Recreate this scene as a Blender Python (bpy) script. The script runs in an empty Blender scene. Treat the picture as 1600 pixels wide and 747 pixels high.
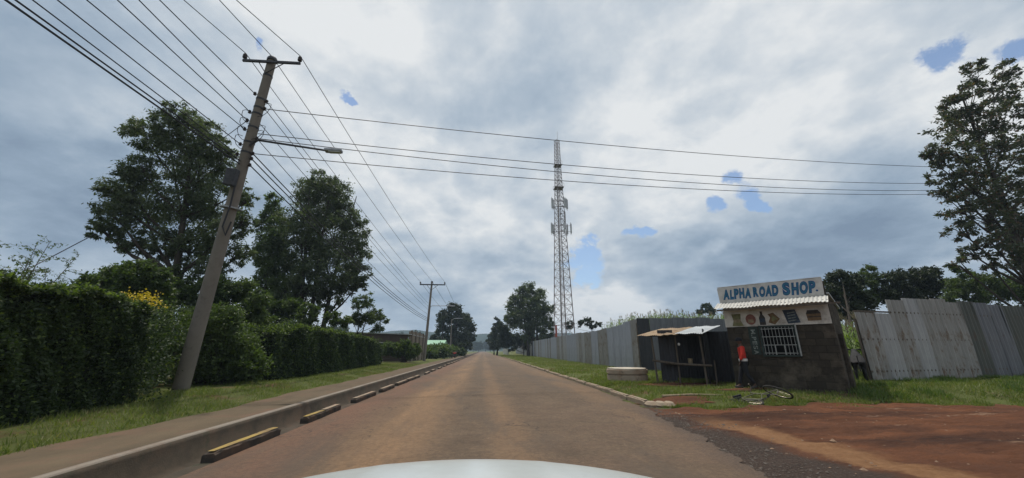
import bpy, math, random
import numpy as np
from mathutils import Vector, Matrix
R = math.radians
random.seed(7)
rng = np.random.default_rng(11)
S = bpy.context.scene
COL = S.collection

# ------------------------------------------------------------------ camera, world, sun, exposure
F, CX, CY, EYE = 578.0, 800.0, 373.5, 1.3
PITCH, YAW = R(16.80), R(4.26)
cd = bpy.data.cameras.new('camera'); cam = bpy.data.objects.new('camera', cd); COL.objects.link(cam)
cam.location = (0, 0, EYE); cam.rotation_euler = (R(90) + PITCH, 0, -YAW)
cd.sensor_width = 36; cd.lens = F / 1600 * 36; cd.clip_start = 0.05; cd.clip_end = 9000
S.camera = cam
S.view_settings.view_transform = 'Standard'; S.view_settings.look = 'None'
S.view_settings.exposure = 0.0; S.view_settings.gamma = 1; S.view_settings.use_curve_mapping = False
SUN_EL, SUN_AZ = R(74), R(-24)          # azimuth measured from +Y (down the road) towards +X
sl = bpy.data.lights.new('sun', 'SUN'); sun = bpy.data.objects.new('sun', sl); COL.objects.link(sun)
sl.energy = 3.3; sl.angle = R(1.5); sl.color = (1.0, 0.94, 0.86)
sdir = Vector((math.sin(SUN_AZ) * math.cos(SUN_EL), math.cos(SUN_AZ) * math.cos(SUN_EL), math.sin(SUN_EL)))
sun.rotation_euler = sdir.to_track_quat('Z', 'Y').to_euler(); sun.location = (0, 0, 60)

_f0 = np.array([math.sin(YAW), math.cos(YAW), 0]); _r = np.array([math.cos(YAW), -math.sin(YAW), 0]); _u0 = np.array([0, 0, 1.])
_fw = _f0 * math.cos(PITCH) + _u0 * math.sin(PITCH); _up = -_f0 * math.sin(PITCH) + _u0 * math.cos(PITCH)
def ray(x, y): return _r * (x - CX) + _up * (CY - y) + _fw * F
def G(x, y, z=0.0):
    d = ray(x, y); t = (z - EYE) / d[2]; return Vector((d[0] * t, d[1] * t, z))
def P(x, y, Y):
    d = ray(x, y); t = Y / d[1]; return Vector((d[0] * t, Y, EYE + d[2] * t))

def sky_world():
    w = bpy.data.worlds.new('World'); S.world = w; w.use_nodes = True
    nt = w.node_tree; nt.nodes.clear(); N = nt.nodes.new; L = nt.links.new
    out = N('ShaderNodeOutputWorld')
    sky = N('ShaderNodeTexSky'); sky.sky_type = 'NISHITA'; sky.sun_disc = False
    sky.sun_elevation = SUN_EL; sky.sun_rotation = SUN_AZ; sky.altitude = 200; sky.dust_density = 0.4; sky.ozone_density = 1.5
    b1 = N('ShaderNodeBackground'); b1.inputs['Strength'].default_value = 0.14; L(sky.outputs[0], b1.inputs[0])
    tc = N('ShaderNodeTexCoord'); sep = N('ShaderNodeSeparateXYZ'); L(tc.outputs['Generated'], sep.inputs[0])
    def M(op, a, b=None, c=None):
        n = N('ShaderNodeMath'); n.operation = op
        for i, v in enumerate((a, b, c)):
            if v is None: continue
            if isinstance(v, (int, float)): n.inputs[i].default_value = v
            else: L(v, n.inputs[i])
        return n.outputs[0]
    zz = M('ADD', M('MAXIMUM', sep.outputs[2], 0.0), 0.30)
    px = M('DIVIDE', sep.outputs[0], zz); py = M('DIVIDE', sep.outputs[1], zz)
    cb = N('ShaderNodeCombineXYZ'); L(px, cb.inputs[0]); L(py, cb.inputs[1])
    def noise(scale, detail, rough, dist, vec=None, w_=0.0):
        n = N('ShaderNodeTexNoise'); n.noise_dimensions = '4D'; n.inputs['W'].default_value = w_
        n.inputs['Scale'].default_value = scale; n.inputs['Detail'].default_value = detail
        n.inputs['Roughness'].default_value = rough; n.inputs['Distortion'].default_value = dist
        L(vec or cb.outputs[0], n.inputs['Vector']); return n
    n1 = noise(.85, 8, 0.55, 0.3, w_=2.3); n2 = noise(3.6, 9, 0.60, 0.15, w_=5.1)
    n3 = noise(11, 8, 0.62, 0.1, w_=1.1)
    # directions wander a little so that the placed cloud banks get ragged edges
    wn = noise(6.0, 7, 0.6, 0.0, tc.outputs['Generated'], 9.0)
    wv = N('ShaderNodeVectorMath'); wv.operation = 'SUBTRACT'; L(wn.outputs['Color'], wv.inputs[0]); wv.inputs[1].default_value = (.5, .5, .5)
    ws = N('ShaderNodeVectorMath'); ws.operation = 'SCALE'; L(wv.outputs[0], ws.inputs[0]); ws.inputs['Scale'].default_value = 0.16
    wd = N('ShaderNodeVectorMath'); wd.operation = 'ADD'; L(tc.outputs['Generated'], wd.inputs[0]); L(ws.outputs[0], wd.inputs[1])
    def bank(x, y, r, soft, amp, stretch=1.0):
        d = ray(x, y); d = d / np.linalg.norm(d)
        sb = N('ShaderNodeVectorMath'); sb.operation = 'SUBTRACT'; L(wd.outputs[0], sb.inputs[0]); sb.inputs[1].default_value = tuple(d)
        mu = N('ShaderNodeVectorMath'); mu.operation = 'MULTIPLY'; L(sb.outputs[0], mu.inputs[0]); mu.inputs[1].default_value = (1, 1, stretch)
        ln = N('ShaderNodeVectorMath'); ln.operation = 'LENGTH'; L(mu.outputs[0], ln.inputs[0])
        mr = N('ShaderNodeMapRange'); mr.interpolation_type = 'SMOOTHSTEP'
        L(ln.outputs['Value'], mr.inputs['Value'])
        mr.inputs['From Min'].default_value = r * (1 - soft); mr.inputs['From Max'].default_value = r
        mr.inputs['To Min'].default_value = amp; mr.inputs['To Max'].default_value = 0
        return mr.outputs[0]
    v = M('ADD', M('MULTIPLY', M('SUBTRACT', n1.outputs[0], 0.5), 1.5), M('MULTIPLY', M('SUBTRACT', n2.outputs[0], 0.5), .85))
    v = M('ADD', v, M('MULTIPLY', M('SUBTRACT', n3.outputs[0], 0.5), 0.40))
    # billowy cloud tops: rounded ridges with crisp lit edges
    n5 = noise(3.0, 6, .5, .3, w_=7.7); rg = M('ABSOLUTE', M('SUBTRACT', n5.outputs[0], 0.5)); v = M('ADD', v, M('MULTIPLY', M('SUBTRACT', 0.09, M('MINIMUM', rg, 0.2)), 1.15))
    v = M('ADD', v, 0.69)
    banks = [ # dark banks (negative) and bright tops (positive)
        (40, 250, .38, 1, -.48, 1.4), (60, 380, .30, 1, -.25, 1.5), (150, 30, .32, 1, -.28, 1), (1380, 360, .44, 1, -.52, 2.0), (1160, 420, .36, 1, -.34, 2.2),
        (860, 130, .26, 1, -.22, 1.4), (1010, 380, .22, 1, -.14, 1.6), (640, 470, .26, 1, -.28, 1.6), (1130, 60, .22, 1, -.12, 1.2), (700, 180, .16, 1, -.12, 1.2),
        (440, 60, .22, 1, .34, 1.2), (590, 60, .24, 1, .28, 1.2), (120, 180, .14, 1, .30, 2.0), (230, 130, .18, 1, .16, 1.8), (640, 320, .34, 1, .34, 1.4),
        (1240, 220, .28, 1, .20, 1.8), (1560, 130, .16, 1, .35, 1.4), (960, 460, .10, 1, .30, 2.5), (1440, 422, .16, 1, .42, 5.0), (760, 330, .2, 1, .18, 1.5),
        (520, 210, .14, 1, .22, 1.5), (1330, 120, .2, 1, .06, 1.5), (1110, 385, .05, 1, .34, 1.8), (980, 200, .22, 1, .1, 2), (1000, 480, .12, 1, .25, 3)]
    for b in banks: v = M('ADD', v, bank(*b))
    holes = [(545, 162, .026, 2.0), (562, 169, .022, 2.6), (1114, 325, .028, 1.1), (1170, 308, .030, 1.1), (1183, 324, .024, 1.8), (990, 360, .042, 2.4), (1020, 354, .02, 2), (914, 386, .036, 1.0),
             (906, 415, .05, 1.6), (915, 440, .04, 1.6), (1606, 66, .034, 1.8), (1478, 98, .035, 1.6), (1155, 280, .035, 2.0), (405, 84, .012, 1)]
    hv = 0.0
    for (x, y, r, st) in holes: hv = M('ADD', hv, bank(x, y, r * 1.7, 1.0, 1.0, st))
    n4 = noise(14, 9, .68, .5, w_=3.3); hv = M('MULTIPLY', hv, M('ADD', M('MULTIPLY', M('SUBTRACT', n4.outputs[0], .5), 2.6), 1.0))
    hm = N('ShaderNodeMapRange'); hm.interpolation_type = 'SMOOTHSTEP'; L(hv, hm.inputs[0]); hm.inputs[1].default_value = .34; hm.inputs[2].default_value = .78; hm.inputs[4].default_value = .92; hv = hm.outputs[0]
    ramp = N('ShaderNodeValToRGB'); L(v, ramp.inputs[0]); e = ramp.color_ramp.elements
    e[0].position = 0.0; e[0].color = (.19, .26, .36, 1); e[1].position = 1.0; e[1].color = (.80, .82, .83, 1)
    for p, c in ((.28, (.285, .37, .475, 1)), (.55, (.42, .50, .59, 1)), (.78, (.59, .645, .70, 1))):
        q = e.new(p); q.color = c
    b2 = N('ShaderNodeBackground'); b2.inputs['Strength'].default_value = 1.0; L(ramp.outputs[0], b2.inputs[0])
    b3 = N('ShaderNodeMixShader'); L(hv, b3.inputs[0]); L(b2.outputs[0], b3.inputs[1]); L(b1.outputs[0], b3.inputs[2])
    L(b3.outputs[0], out.inputs[0])
    w.cycles.sampling_method = 'MANUAL'; w.cycles.sample_map_resolution = 512
sky_world()

# ------------------------------------------------------------------ helpers
def tag(o, label=None, cat=None, group=None, kind=None):
    if label: o['label'] = label
    if cat: o['category'] = cat
    if group: o['group'] = group
    if kind: o['kind'] = kind
    return o
def thing(name, label, cat, loc=(0, 0, 0), rz=0.0, group=None):
    o = bpy.data.objects.new(name, None); COL.objects.link(o); o.empty_display_size = .3
    o.location = loc; o.rotation_euler = (0, 0, rz)
    return tag(o, label, cat, group)
def np_mesh(name, V, Fq, mat, parent=None, smooth=False, n=4):
    me = bpy.data.meshes.new(name); V = np.asarray(V, dtype=np.float32); Fq = np.asarray(Fq, dtype=np.int32)
    me.vertices.add(len(V)); me.vertices.foreach_set('co', V.ravel())
    me.loops.add(Fq.size); me.loops.foreach_set('vertex_index', Fq.ravel())
    me.polygons.add(len(Fq)); me.polygons.foreach_set('loop_start', np.arange(0, Fq.size, Fq.shape[1], dtype=np.int32))
    me.polygons.foreach_set('loop_total', np.full(len(Fq), Fq.shape[1], dtype=np.int32))
    me.update(calc_edges=True); me.validate()
    me.materials.append(mat)
    if smooth: me.polygons.foreach_set('use_smooth', np.ones(len(Fq), dtype=bool))
    o = bpy.data.objects.new(name, me); COL.objects.link(o)
    if parent: o.parent = parent
    return o
class MB:
    def __init__(s): s.v = []; s.f = []
    def add(s, vs, fs):
        b = len(s.v); s.v += [tuple(v) for v in vs]; s.f += [tuple(i + b for i in f) for f in fs]; return s
    def box(s, c, d, rot=None):
        c = Vector(c); h = [x / 2 for x in d]; vs = []
        for z in (-1, 1):
            for (x, y) in ((-1, -1), (1, -1), (1, 1), (-1, 1)):
                p = Vector((x * h[0], y * h[1], z * h[2])); vs.append((rot @ p if rot else p) + c)
        return s.add(vs, [(3, 2, 1, 0), (4, 5, 6, 7), (0, 1, 5, 4), (1, 2, 6, 5), (2, 3, 7, 6), (3, 0, 4, 7)])
    def tube(s, pts, rad, n=8, cap=True):
        pts = [Vector(p) for p in pts]
        if isinstance(rad, (int, float)): rad = [rad] * len(pts)
        vs = []; prev = None
        for i, p in enumerate(pts):
            t = (pts[min(i + 1, len(pts) - 1)] - pts[max(i - 1, 0)]).normalized()
            if prev is None:
                a = Vector((0, 0, 1)) if abs(t.z) < .9 else Vector((1, 0, 0)); u = t.cross(a).normalized()
            else: u = (prev - t * prev.dot(t)).normalized()
            prev = u; w = t.cross(u)
            for k in range(n):
                an = 2 * math.pi * k / n; vs.append(p + (u * math.cos(an) + w * math.sin(an)) * rad[i])
        fs = []
        for i in range(len(pts) - 1):
            for k in range(n):
                k2 = (k + 1) % n; fs.append((i * n + k, i * n + k2, (i + 1) * n + k2, (i + 1) * n + k))
        if cap: fs.append(tuple(reversed(range(n)))); fs.append(tuple((len(pts) - 1) * n + k for k in range(n)))
        return s.add(vs, fs)
    def bar(s, a, b, r, n=6): return s.tube([a, b], r, n)
    def lathe(s, prof, c=(0, 0, 0), n=24, rot=None):
        vs = []; c = Vector(c)
        for (r, z) in prof:
            for k in range(n):
                p = Vector((r * math.cos(2 * math.pi * k / n), r * math.sin(2 * math.pi * k / n), z))
                vs.append((rot @ p if rot else p) + c)
        fs = []
        for i in range(len(prof) - 1):
            for k in range(n):
                k2 = (k + 1) % n; fs.append((i * n + k, i * n + k2, (i + 1) * n + k2, (i + 1) * n + k))
        fs.append(tuple(reversed(range(n)))); fs.append(tuple((len(prof) - 1) * n + k for k in range(n)))
        return s.add(vs, fs)
    def torus(s, c, Rr, r, rot=None, n=32, m=8):
        vs = []; c = Vector(c)
        for i in range(n):
            a = 2 * math.pi * i / n
            for j in range(m):
                b = 2 * math.pi * j / m
                p = Vector(((Rr + r * math.cos(b)) * math.cos(a), (Rr + r * math.cos(b)) * math.sin(a), r * math.sin(b)))
                vs.append((rot @ p if rot else p) + c)
        fs = [(i * m + j, ((i + 1) % n) * m + j, ((i + 1) % n) * m + (j + 1) % m, i * m + (j + 1) % m) for i in range(n) for j in range(m)]
        return s.add(vs, fs)
    def prism(s, poly, y0, y1):      # outline in local x,z, thickness along y
        n = len(poly); vs = [(x, y0, z) for x, z in poly] + [(x, y1, z) for x, z in poly]
        fs = [tuple(range(n)), tuple(reversed(range(n, 2 * n)))] + [(i, i + n, (i + 1) % n + n, (i + 1) % n) for i in range(n)]
        return s.add(vs, fs)
    def build(s, name, mat, parent=None, smooth=False, bevel=0):
        me = bpy.data.meshes.new(name); me.from_pydata(s.v, [], s.f); me.update(); me.materials.append(mat)
        if smooth:
            me.polygons.foreach_set('use_smooth', [True] * len(me.polygons)); me.set_sharp_from_angle(angle=R(40))
        o = bpy.data.objects.new(name, me); COL.objects.link(o)
        if parent: o.parent = parent
        if bevel:
            m = o.modifiers.new('bevel', 'BEVEL'); m.width = bevel; m.segments = 2; m.limit_method = 'ANGLE'
        return o

# ------------------------------------------------------------------ materials
class Mat:
    def __init__(s, name, rough=.8, metal=0.0, spec=.3):
        s.m = bpy.data.materials.new(name); s.m.use_nodes = True; s.nt = s.m.node_tree; s.nt.nodes.clear()
        s.out = s.N('ShaderNodeOutputMaterial'); s.p = s.N('ShaderNodeBsdfPrincipled'); s.L(s.p.outputs[0], s.out.inputs[0])
        s.p.inputs['Roughness'].default_value = rough; s.p.inputs['Metallic'].default_value = metal
        s.p.inputs['Specular IOR Level'].default_value = spec
        s.tc = s.N('ShaderNodeTexCoord'); s.geo = s.N('ShaderNodeNewGeometry')
    def N(s, t): return s.nt.nodes.new(t)
    def L(s, a, b): s.nt.links.new(a, b)
    def pos(s, world=True, scale=(1, 1, 1)):
        mp = s.N('ShaderNodeMapping'); mp.inputs['Scale'].default_value = scale
        s.L(s.geo.outputs['Position'] if world else s.tc.outputs['Object'], mp.inputs[0]); return mp.outputs[0]
    def noise(s, scale, detail=5, rough=.6, vec=None, dist=0, lo=.3, hi=.7, world=False):
        n = s.N('ShaderNodeTexNoise'); n.inputs['Scale'].default_value = scale; n.inputs['Detail'].default_value = detail
        n.inputs['Roughness'].default_value = rough; n.inputs['Distortion'].default_value = dist
        s.L(vec if vec is not None else s.pos(world), n.inputs['Vector'])
        return s.mr(n.outputs[0], lo, hi)
    def mr(s, v, a, b, c=0.0, d=1.0, smooth=False):
        m = s.N('ShaderNodeMapRange'); s.L(v, m.inputs[0])
        if smooth: m.interpolation_type = 'SMOOTHSTEP'
        for i, x in zip((1, 2, 3, 4), (a, b, c, d)): m.inputs[i].default_value = x
        return m.outputs[0]
    def math(s, op, a, b=None):
        n = s.N('ShaderNodeMath'); n.operation = op
        for i, v in enumerate((a, b)):
            if v is None: continue
            if isinstance(v, (int, float)): n.inputs[i].default_value = v
            else: s.L(v, n.inputs[i])
        return n.outputs[0]
    def mix(s, f, a, b, mode='MIX'):
        n = s.N('ShaderNodeMix'); n.data_type = 'RGBA'; n.blend_type = mode
        for i, v in ((0, f), (6, a), (7, b)):
            if isinstance(v, tuple): n.inputs[i].default_value = v if len(v) == 4 else (*v, 1)
            elif isinstance(v, (int, float)): n.inputs[i].default_value = v
            else: s.L(v, n.inputs[i])
        return n.outputs[2]
    def base(s, c):
        if isinstance(c, tuple): s.p.inputs['Base Color'].default_value = (*c, 1)
        else: s.L(c, s.p.inputs['Base Color'])
        return s
    def bump(s, h, strength=.4, dist=.02):
        b = s.N('ShaderNodeBump'); b.inputs['Strength'].default_value = strength; b.inputs['Distance'].default_value = dist
        s.L(h, b.inputs['Height']); s.L(b.outputs[0], s.p.inputs['Normal']); return s

def plain(name, c, rough=.75, metal=0.0, vary=.25, scale=6, bump=.15, spec=.3, dirt=None):
    m = Mat(name, rough, metal, spec)
    f = m.noise(scale, 6, .65); d = tuple(x * (1 - vary) for x in c); u = tuple(min(1, x * (1 + vary)) for x in c)
    col = m.mix(f, d, u)
    if dirt: col = m.mix(m.noise(scale * .35, 7, .7, lo=.5, hi=.72), col, dirt)
    m.base(col)
    if bump: m.bump(m.noise(scale * 6, 5, .6), bump, .01)
    return m.m

def leaf_mat(name, dark, light, trans=.25, tip=None, amt=.1):
    m = Mat(name, .55, 0, .35)
    n1 = m.noise(.9, 4, .6, world=True, lo=.35, hi=.65)
    rp = m.geo.outputs['Random Per Island']
    f = m.math('ADD', m.math('MULTIPLY', n1, .45), m.math('MULTIPLY', rp, .55))
    c = m.mix(f, dark, light)
    if tip: c = m.mix(m.math('GREATER_THAN', rp, 1 - amt), c, tip)
    m.base(c)
    t = m.N('ShaderNodeBsdfTranslucent'); m.L(m.mix(1.0, c, (1.5, 1.7, .7), 'MULTIPLY'), t.inputs[0])
    mx = m.N('ShaderNodeMixShader'); mx.inputs[0].default_value = trans
    m.L(m.p.outputs[0], mx.inputs[1]); m.L(t.outputs[0], mx.inputs[2]); m.L(mx.outputs[0], m.out.inputs[0])
    return m.m

def sepxyz(m, v):
    n = m.N('ShaderNodeSeparateXYZ'); m.L(v, n.inputs[0]); return n.outputs

def mat_road():
    m = Mat('dusty_asphalt', .85, 0, .25); pos = m.geo.outputs['Position']; x, y, z = sepxyz(m, pos)
    strp = m.pos(True, (1.0, .10, 1)); fine = m.noise(60, 6, .75, world=True, lo=.3, hi=.7)
    wob = m.noise(.35, 4, .6, strp, lo=0, hi=1)
    xw = m.math('ADD', x, m.math('MULTIPLY', m.math('SUBTRACT', wob, .5), 1.3))
    asph = m.mix(m.noise(1.4, 7, .7, world=True), (.112, .076, .048), (.178, .122, .076))
    dust = (.35, .205, .105)
    # pale dusty bands lengthwise (between the wheel paths)
    band1 = m.mr(m.math('ABSOLUTE', m.math('ADD', xw, 1.35)), .15, .95, 1, 0, True)
    band2 = m.mr(m.math('ABSOLUTE', m.math('ADD', xw, -.35)), .05, .5, .6, 0, True)
    band3 = m.mr(m.math('ABSOLUTE', m.math('ADD', xw, -3.4)), .2, 1.0, .5, 0, True)
    b = m.math('MINIMUM', m.math('ADD', m.math('ADD', band1, band2), band3), 1.0)
    b = m.math('MULTIPLY', b, m.noise(1.3, 7, .7, strp, lo=.2, hi=.75))
    col = m.mix(m.math('MULTIPLY', b, .95), asph, dust)
    # red murram washed on to the left edge, thicker far away
    red = m.mr(xw, -1.5, -2.7, 0, 1, True)
    col = m.mix(m.math('MULTIPLY', red, m.noise(1.8, 7, .7, m.pos(True, (1, .35, 1)), lo=.2, hi=.6)), col, (.20, .105, .065))
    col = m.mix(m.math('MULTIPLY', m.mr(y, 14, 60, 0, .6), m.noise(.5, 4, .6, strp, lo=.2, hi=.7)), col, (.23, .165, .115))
    # near right: reddish soil carried over from the side road, smeared across
    sm = m.noise(1.1, 7, .7, m.pos(True, (.35, 1.5, 1)), lo=.42, hi=.66)
    near = m.math('MULTIPLY', m.mr(y, 13, 6, 0, 1), m.mr(x, .3, 3.2, .15, 1))
    col = m.mix(m.math('MULTIPLY', m.math('MULTIPLY', sm, near), .7), col, (.185, .112, .075))
    # aggregate, chips and pebbles
    col = m.mix(m.math('MULTIPLY', fine, .35), col, m.mix(.5, col, (.03, .028, .026)))
    v = m.N('ShaderNodeTexVoronoi'); v.inputs['Scale'].default_value = 4.5; m.L(m.pos(True, (1, .6, 1)), v.inputs[0])
    col = m.mix(m.mr(v.outputs[0], .035, .055, .7, 0), col, (.30, .24, .18))
    v2 = m.N('ShaderNodeTexVoronoi'); v2.inputs['Scale'].default_value = 2.1; m.L(m.pos(True, (1, .7, 1)), v2.inputs[0])
    col = m.mix(m.mr(v2.outputs[0], .02, .04, .7, 0), col, (.04, .035, .03))
    mid = m.noise(14, 7, .8, world=True, lo=.38, hi=.66); col = m.mix(m.math('MULTIPLY', mid, .75), col, m.mix(.62, col, (.02, .016, .013)))
    pale = m.noise(23, 6, .8, world=True, lo=.60, hi=.70); col = m.mix(m.math('MULTIPLY', pale, .75), col, (.30, .22, .15))
    blot = m.noise(.55, 7, .7, m.pos(True, (1, .3, 1)), .4, lo=.50, hi=.62); col = m.mix(m.math('MULTIPLY', blot, .6), col, (.085, .066, .050))
    vc = m.N('ShaderNodeTexVoronoi'); vc.feature = 'DISTANCE_TO_EDGE'; vc.inputs['Scale'].default_value = .55; wv = m.N('ShaderNodeTexNoise'); wv.inputs['Scale'].default_value = 2.2; wv.inputs['Detail'].default_value = 6; m.L(pos, wv.inputs[0])
    vm = m.N('ShaderNodeVectorMath'); vm.operation = 'MULTIPLY_ADD'; m.L(wv.outputs['Color'], vm.inputs[0]); vm.inputs[1].default_value = (.9, .9, .9); m.L(m.pos(True, (1, .4, 1)), vm.inputs[2]); m.L(vm.outputs[0], vc.inputs[0])
    crack = m.math('MULTIPLY', m.mr(vc.outputs[0], .004, .012, .8, 0), m.noise(.4, 4, .6, world=True, lo=.5, hi=.6)); col = m.mix(crack, col, (.03, .024, .02))
    lim = m.mr(y, 4, 9.5, 3.05, 3.8); ed = m.math('SUBTRACT', m.math('ADD', x, m.math('MULTIPLY', m.noise(3.2, 7, .75, world=True, lo=0, hi=1), .8)), lim)
    em = m.math('MULTIPLY', m.mr(ed, -.25, .55, 0, 1, True), m.mr(y, 10.5, 8.5, 0, 1)); col = m.mix(em, col, m.mix(m.noise(26, 6, .8, world=True, lo=.35, hi=.65), (.05, .036, .028), (.125, .088, .064)))
    m.base(col); m.bump(m.math('ADD', m.math('ADD', fine, m.math('MULTIPLY', mid, 1.2)), m.math('MULTIPLY', b, .3)), .5, .014)
    return m.m
def mat_dirt():
    m = Mat('red_murram_earth', .95, 0, .15); pos = m.geo.outputs['Position']; x, y, z = sepxyz(m, pos)
    hs = m.pos(True, (.30, 1.9, 1))
    c = m.mix(m.noise(1.2, 8, .7, hs, .3), (.065, .028, .016), (.27, .11, .052))
    c = m.mix(m.noise(.8, 6, .7, world=True, lo=.42, hi=.62), c, (.125, .055, .031))
    # darker damp wheel ruts running across
    ruts = m.noise(.9, 5, .6, m.pos(True, (.10, 1.15, 1)), .6, lo=.52, hi=.62)
    c = m.mix(m.math('MULTIPLY', ruts, .85), c, (.048, .026, .019))
    xw = m.math('ADD', x, m.math('MULTIPLY', m.noise(1.1, 6, .65, world=True, lo=0, hi=1), 1.1))
    # dark loose gravel along the asphalt
    gr = m.mix(m.noise(28, 6, .8, world=True, lo=.35, hi=.65), (.032, .026, .023), (.098, .074, .060))
    lim = m.mr(y, 4, 9.5, 4.95, 4.1); g = m.math('SUBTRACT', xw, lim)
    c = m.mix(m.mr(g, -.25, .18, .95, 0, True), c, gr)
    # pale worn strip beside the gravel
    pale = m.math('MULTIPLY', m.mr(g, .1, .35, 0, 1, True), m.mr(m.math('ADD', g, m.math('MULTIPLY', m.noise(2.4, 6, .7, world=True, lo=0, hi=1), .4)), .85, 1.3, 1, 0, True))
    pale = m.math('MULTIPLY', pale, m.mr(y, 8.2, 6.6, 0, 1, True))
    c = m.mix(m.math('MULTIPLY', pale, .9), c, m.mix(m.noise(9, 7, .7, world=True), (.25, .125, .058), (.36, .20, .10)))
    # pale dusty patches
    pt = m.noise(.62, 8, .62, m.pos(True, (.55, 1.5, 1)), .2, lo=.60, hi=.655)
    c = m.mix(m.math('MULTIPLY', pt, m.mr(x, 6.0, 7.5, 0, .95)), c, (.31, .20, .13))
    st = m.N('ShaderNodeTexVoronoi'); st.inputs['Scale'].default_value = 3.2; m.L(m.pos(True, (1, 1, 1)), st.inputs[0])
    c = m.mix(m.mr(st.outputs[0], .05, .075, .8, 0), c, (.30, .22, .15))
    fine = m.noise(34, 7, .8, world=True)
    c = m.mix(m.math('MULTIPLY', fine, .3), c, (.05, .028, .02))
    m.base(c); m.bump(m.math('ADD', fine, m.math('MULTIPLY', m.noise(3, 7, .7, hs), 2)), .7, .035)
    return m.m
def mat_ground():
    m = Mat('grassy_soil', .95, 0, .15); x, y, z = sepxyz(m, m.geo.outputs['Position'])
    g = m.mix(m.noise(1.5, 7, .7, world=True), (.060, .080, .020), (.120, .145, .040))
    g = m.mix(m.noise(9, 6, .7, world=True, lo=.4, hi=.8), g, (.12, .115, .045))
    soil = m.mix(m.noise(7, 7, .7, world=True), (.10, .055, .034), (.17, .095, .058))
    g = m.mix(m.noise(.55, 8, .7, world=True, lo=.53, hi=.64), g, soil)
    m.base(g); m.bump(m.noise(22, 7, .75, world=True), .8, .04); return m.m
def mat_path():
    m = Mat('footpath_paving', .9, 0, .2)
    c = m.mix(m.noise(1.6, 8, .7, m.pos(True, (1, .5, 1))), (.092, .069, .043), (.155, .114, .070))
    c = m.mix(m.noise(.9, 6, .7, world=True, lo=.5, hi=.66), c, (.16, .10, .065))
    f = m.noise(70, 6, .8, world=True); c = m.mix(m.math('MULTIPLY', f, .35), c, (.05, .042, .035))
    m.base(c); m.bump(f, .35, .01); return m.m
def mat_concrete(name, a, b, stain, moss=None, scale=2.2):
    m = Mat(name, .88, 0, .2); c = m.mix(m.noise(scale, 8, .7), a, b)
    c = m.mix(m.noise(scale * .5, 8, .75, lo=.48, hi=.66), c, stain)
    if moss: c = m.mix(m.noise(scale * 1.7, 8, .75, lo=.56, hi=.68), c, moss)
    f = m.noise(scale * 22, 6, .75); m.base(c); m.bump(f, .4, .012); return m.m
def mat_sheet(name, c, dark, rust=None, metal=.45, rough=.5, rustlo=.6):
    m = Mat(name, rough, metal, .4)
    col = m.mix(m.noise(1.2, 6, .65, m.pos(False, (3, 3, .35))), dark, c)
    col = m.mix(m.noise(.9, 6, .7, lo=.45, hi=.75), col, tuple(x * .7 for x in c))
    if rust: col = m.mix(m.noise(2.6, 8, .75, m.pos(False, (2, 2, .6)), lo=rustlo, hi=rustlo + .12), col, rust)
    m.base(col); m.bump(m.noise(5, 5, .6), .12, .02); return m.m
def mat_block(name, a, b, mortar, bw=.42, bh=.2):
    m = Mat(name, .92, 0, .15); t = m.N('ShaderNodeTexBrick')
    cb = m.N('ShaderNodeCombineXYZ'); x, y, z = sepxyz(m, m.tc.outputs['Object'])
    m.L(m.math('ADD', x, y), cb.inputs[0]); m.L(z, cb.inputs[1]); m.L(cb.outputs[0], t.inputs['Vector'])
    t.inputs['Scale'].default_value = 1; t.inputs['Brick Width'].default_value = bw; t.inputs['Row Height'].default_value = bh
    t.inputs['Mortar Size'].default_value = .013; t.inputs['Mortar Smooth'].default_value = .3
    t.inputs['Color1'].default_value = (*a, 1); t.inputs['Color2'].default_value = (*b, 1); t.inputs['Mortar'].default_value = (*mortar, 1)
    c = m.mix(m.noise(3, 8, .75, lo=.3, hi=.8), t.outputs[0], tuple(q * .6 for q in a))
    c = m.mix(m.noise(1.1, 8, .75, lo=.5, hi=.68), c, tuple(min(1, q * 1.45) for q in b))
    m.base(c); h = m.math('ADD', m.math('MULTIPLY', t.outputs['Fac'], -1.2), m.noise(30, 7, .8)); m.bump(h, .6, .015); return m.m
def mat_bark(name, a, b):
    m = Mat(name, .9, 0, .2); c = m.mix(m.noise(4, 7, .7, m.pos(False, (2, 2, .4))), a, b); m.base(c)
    m.bump(m.noise(12, 7, .7, m.pos(False, (2, 2, .3))), .6, .03); return m.m

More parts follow.
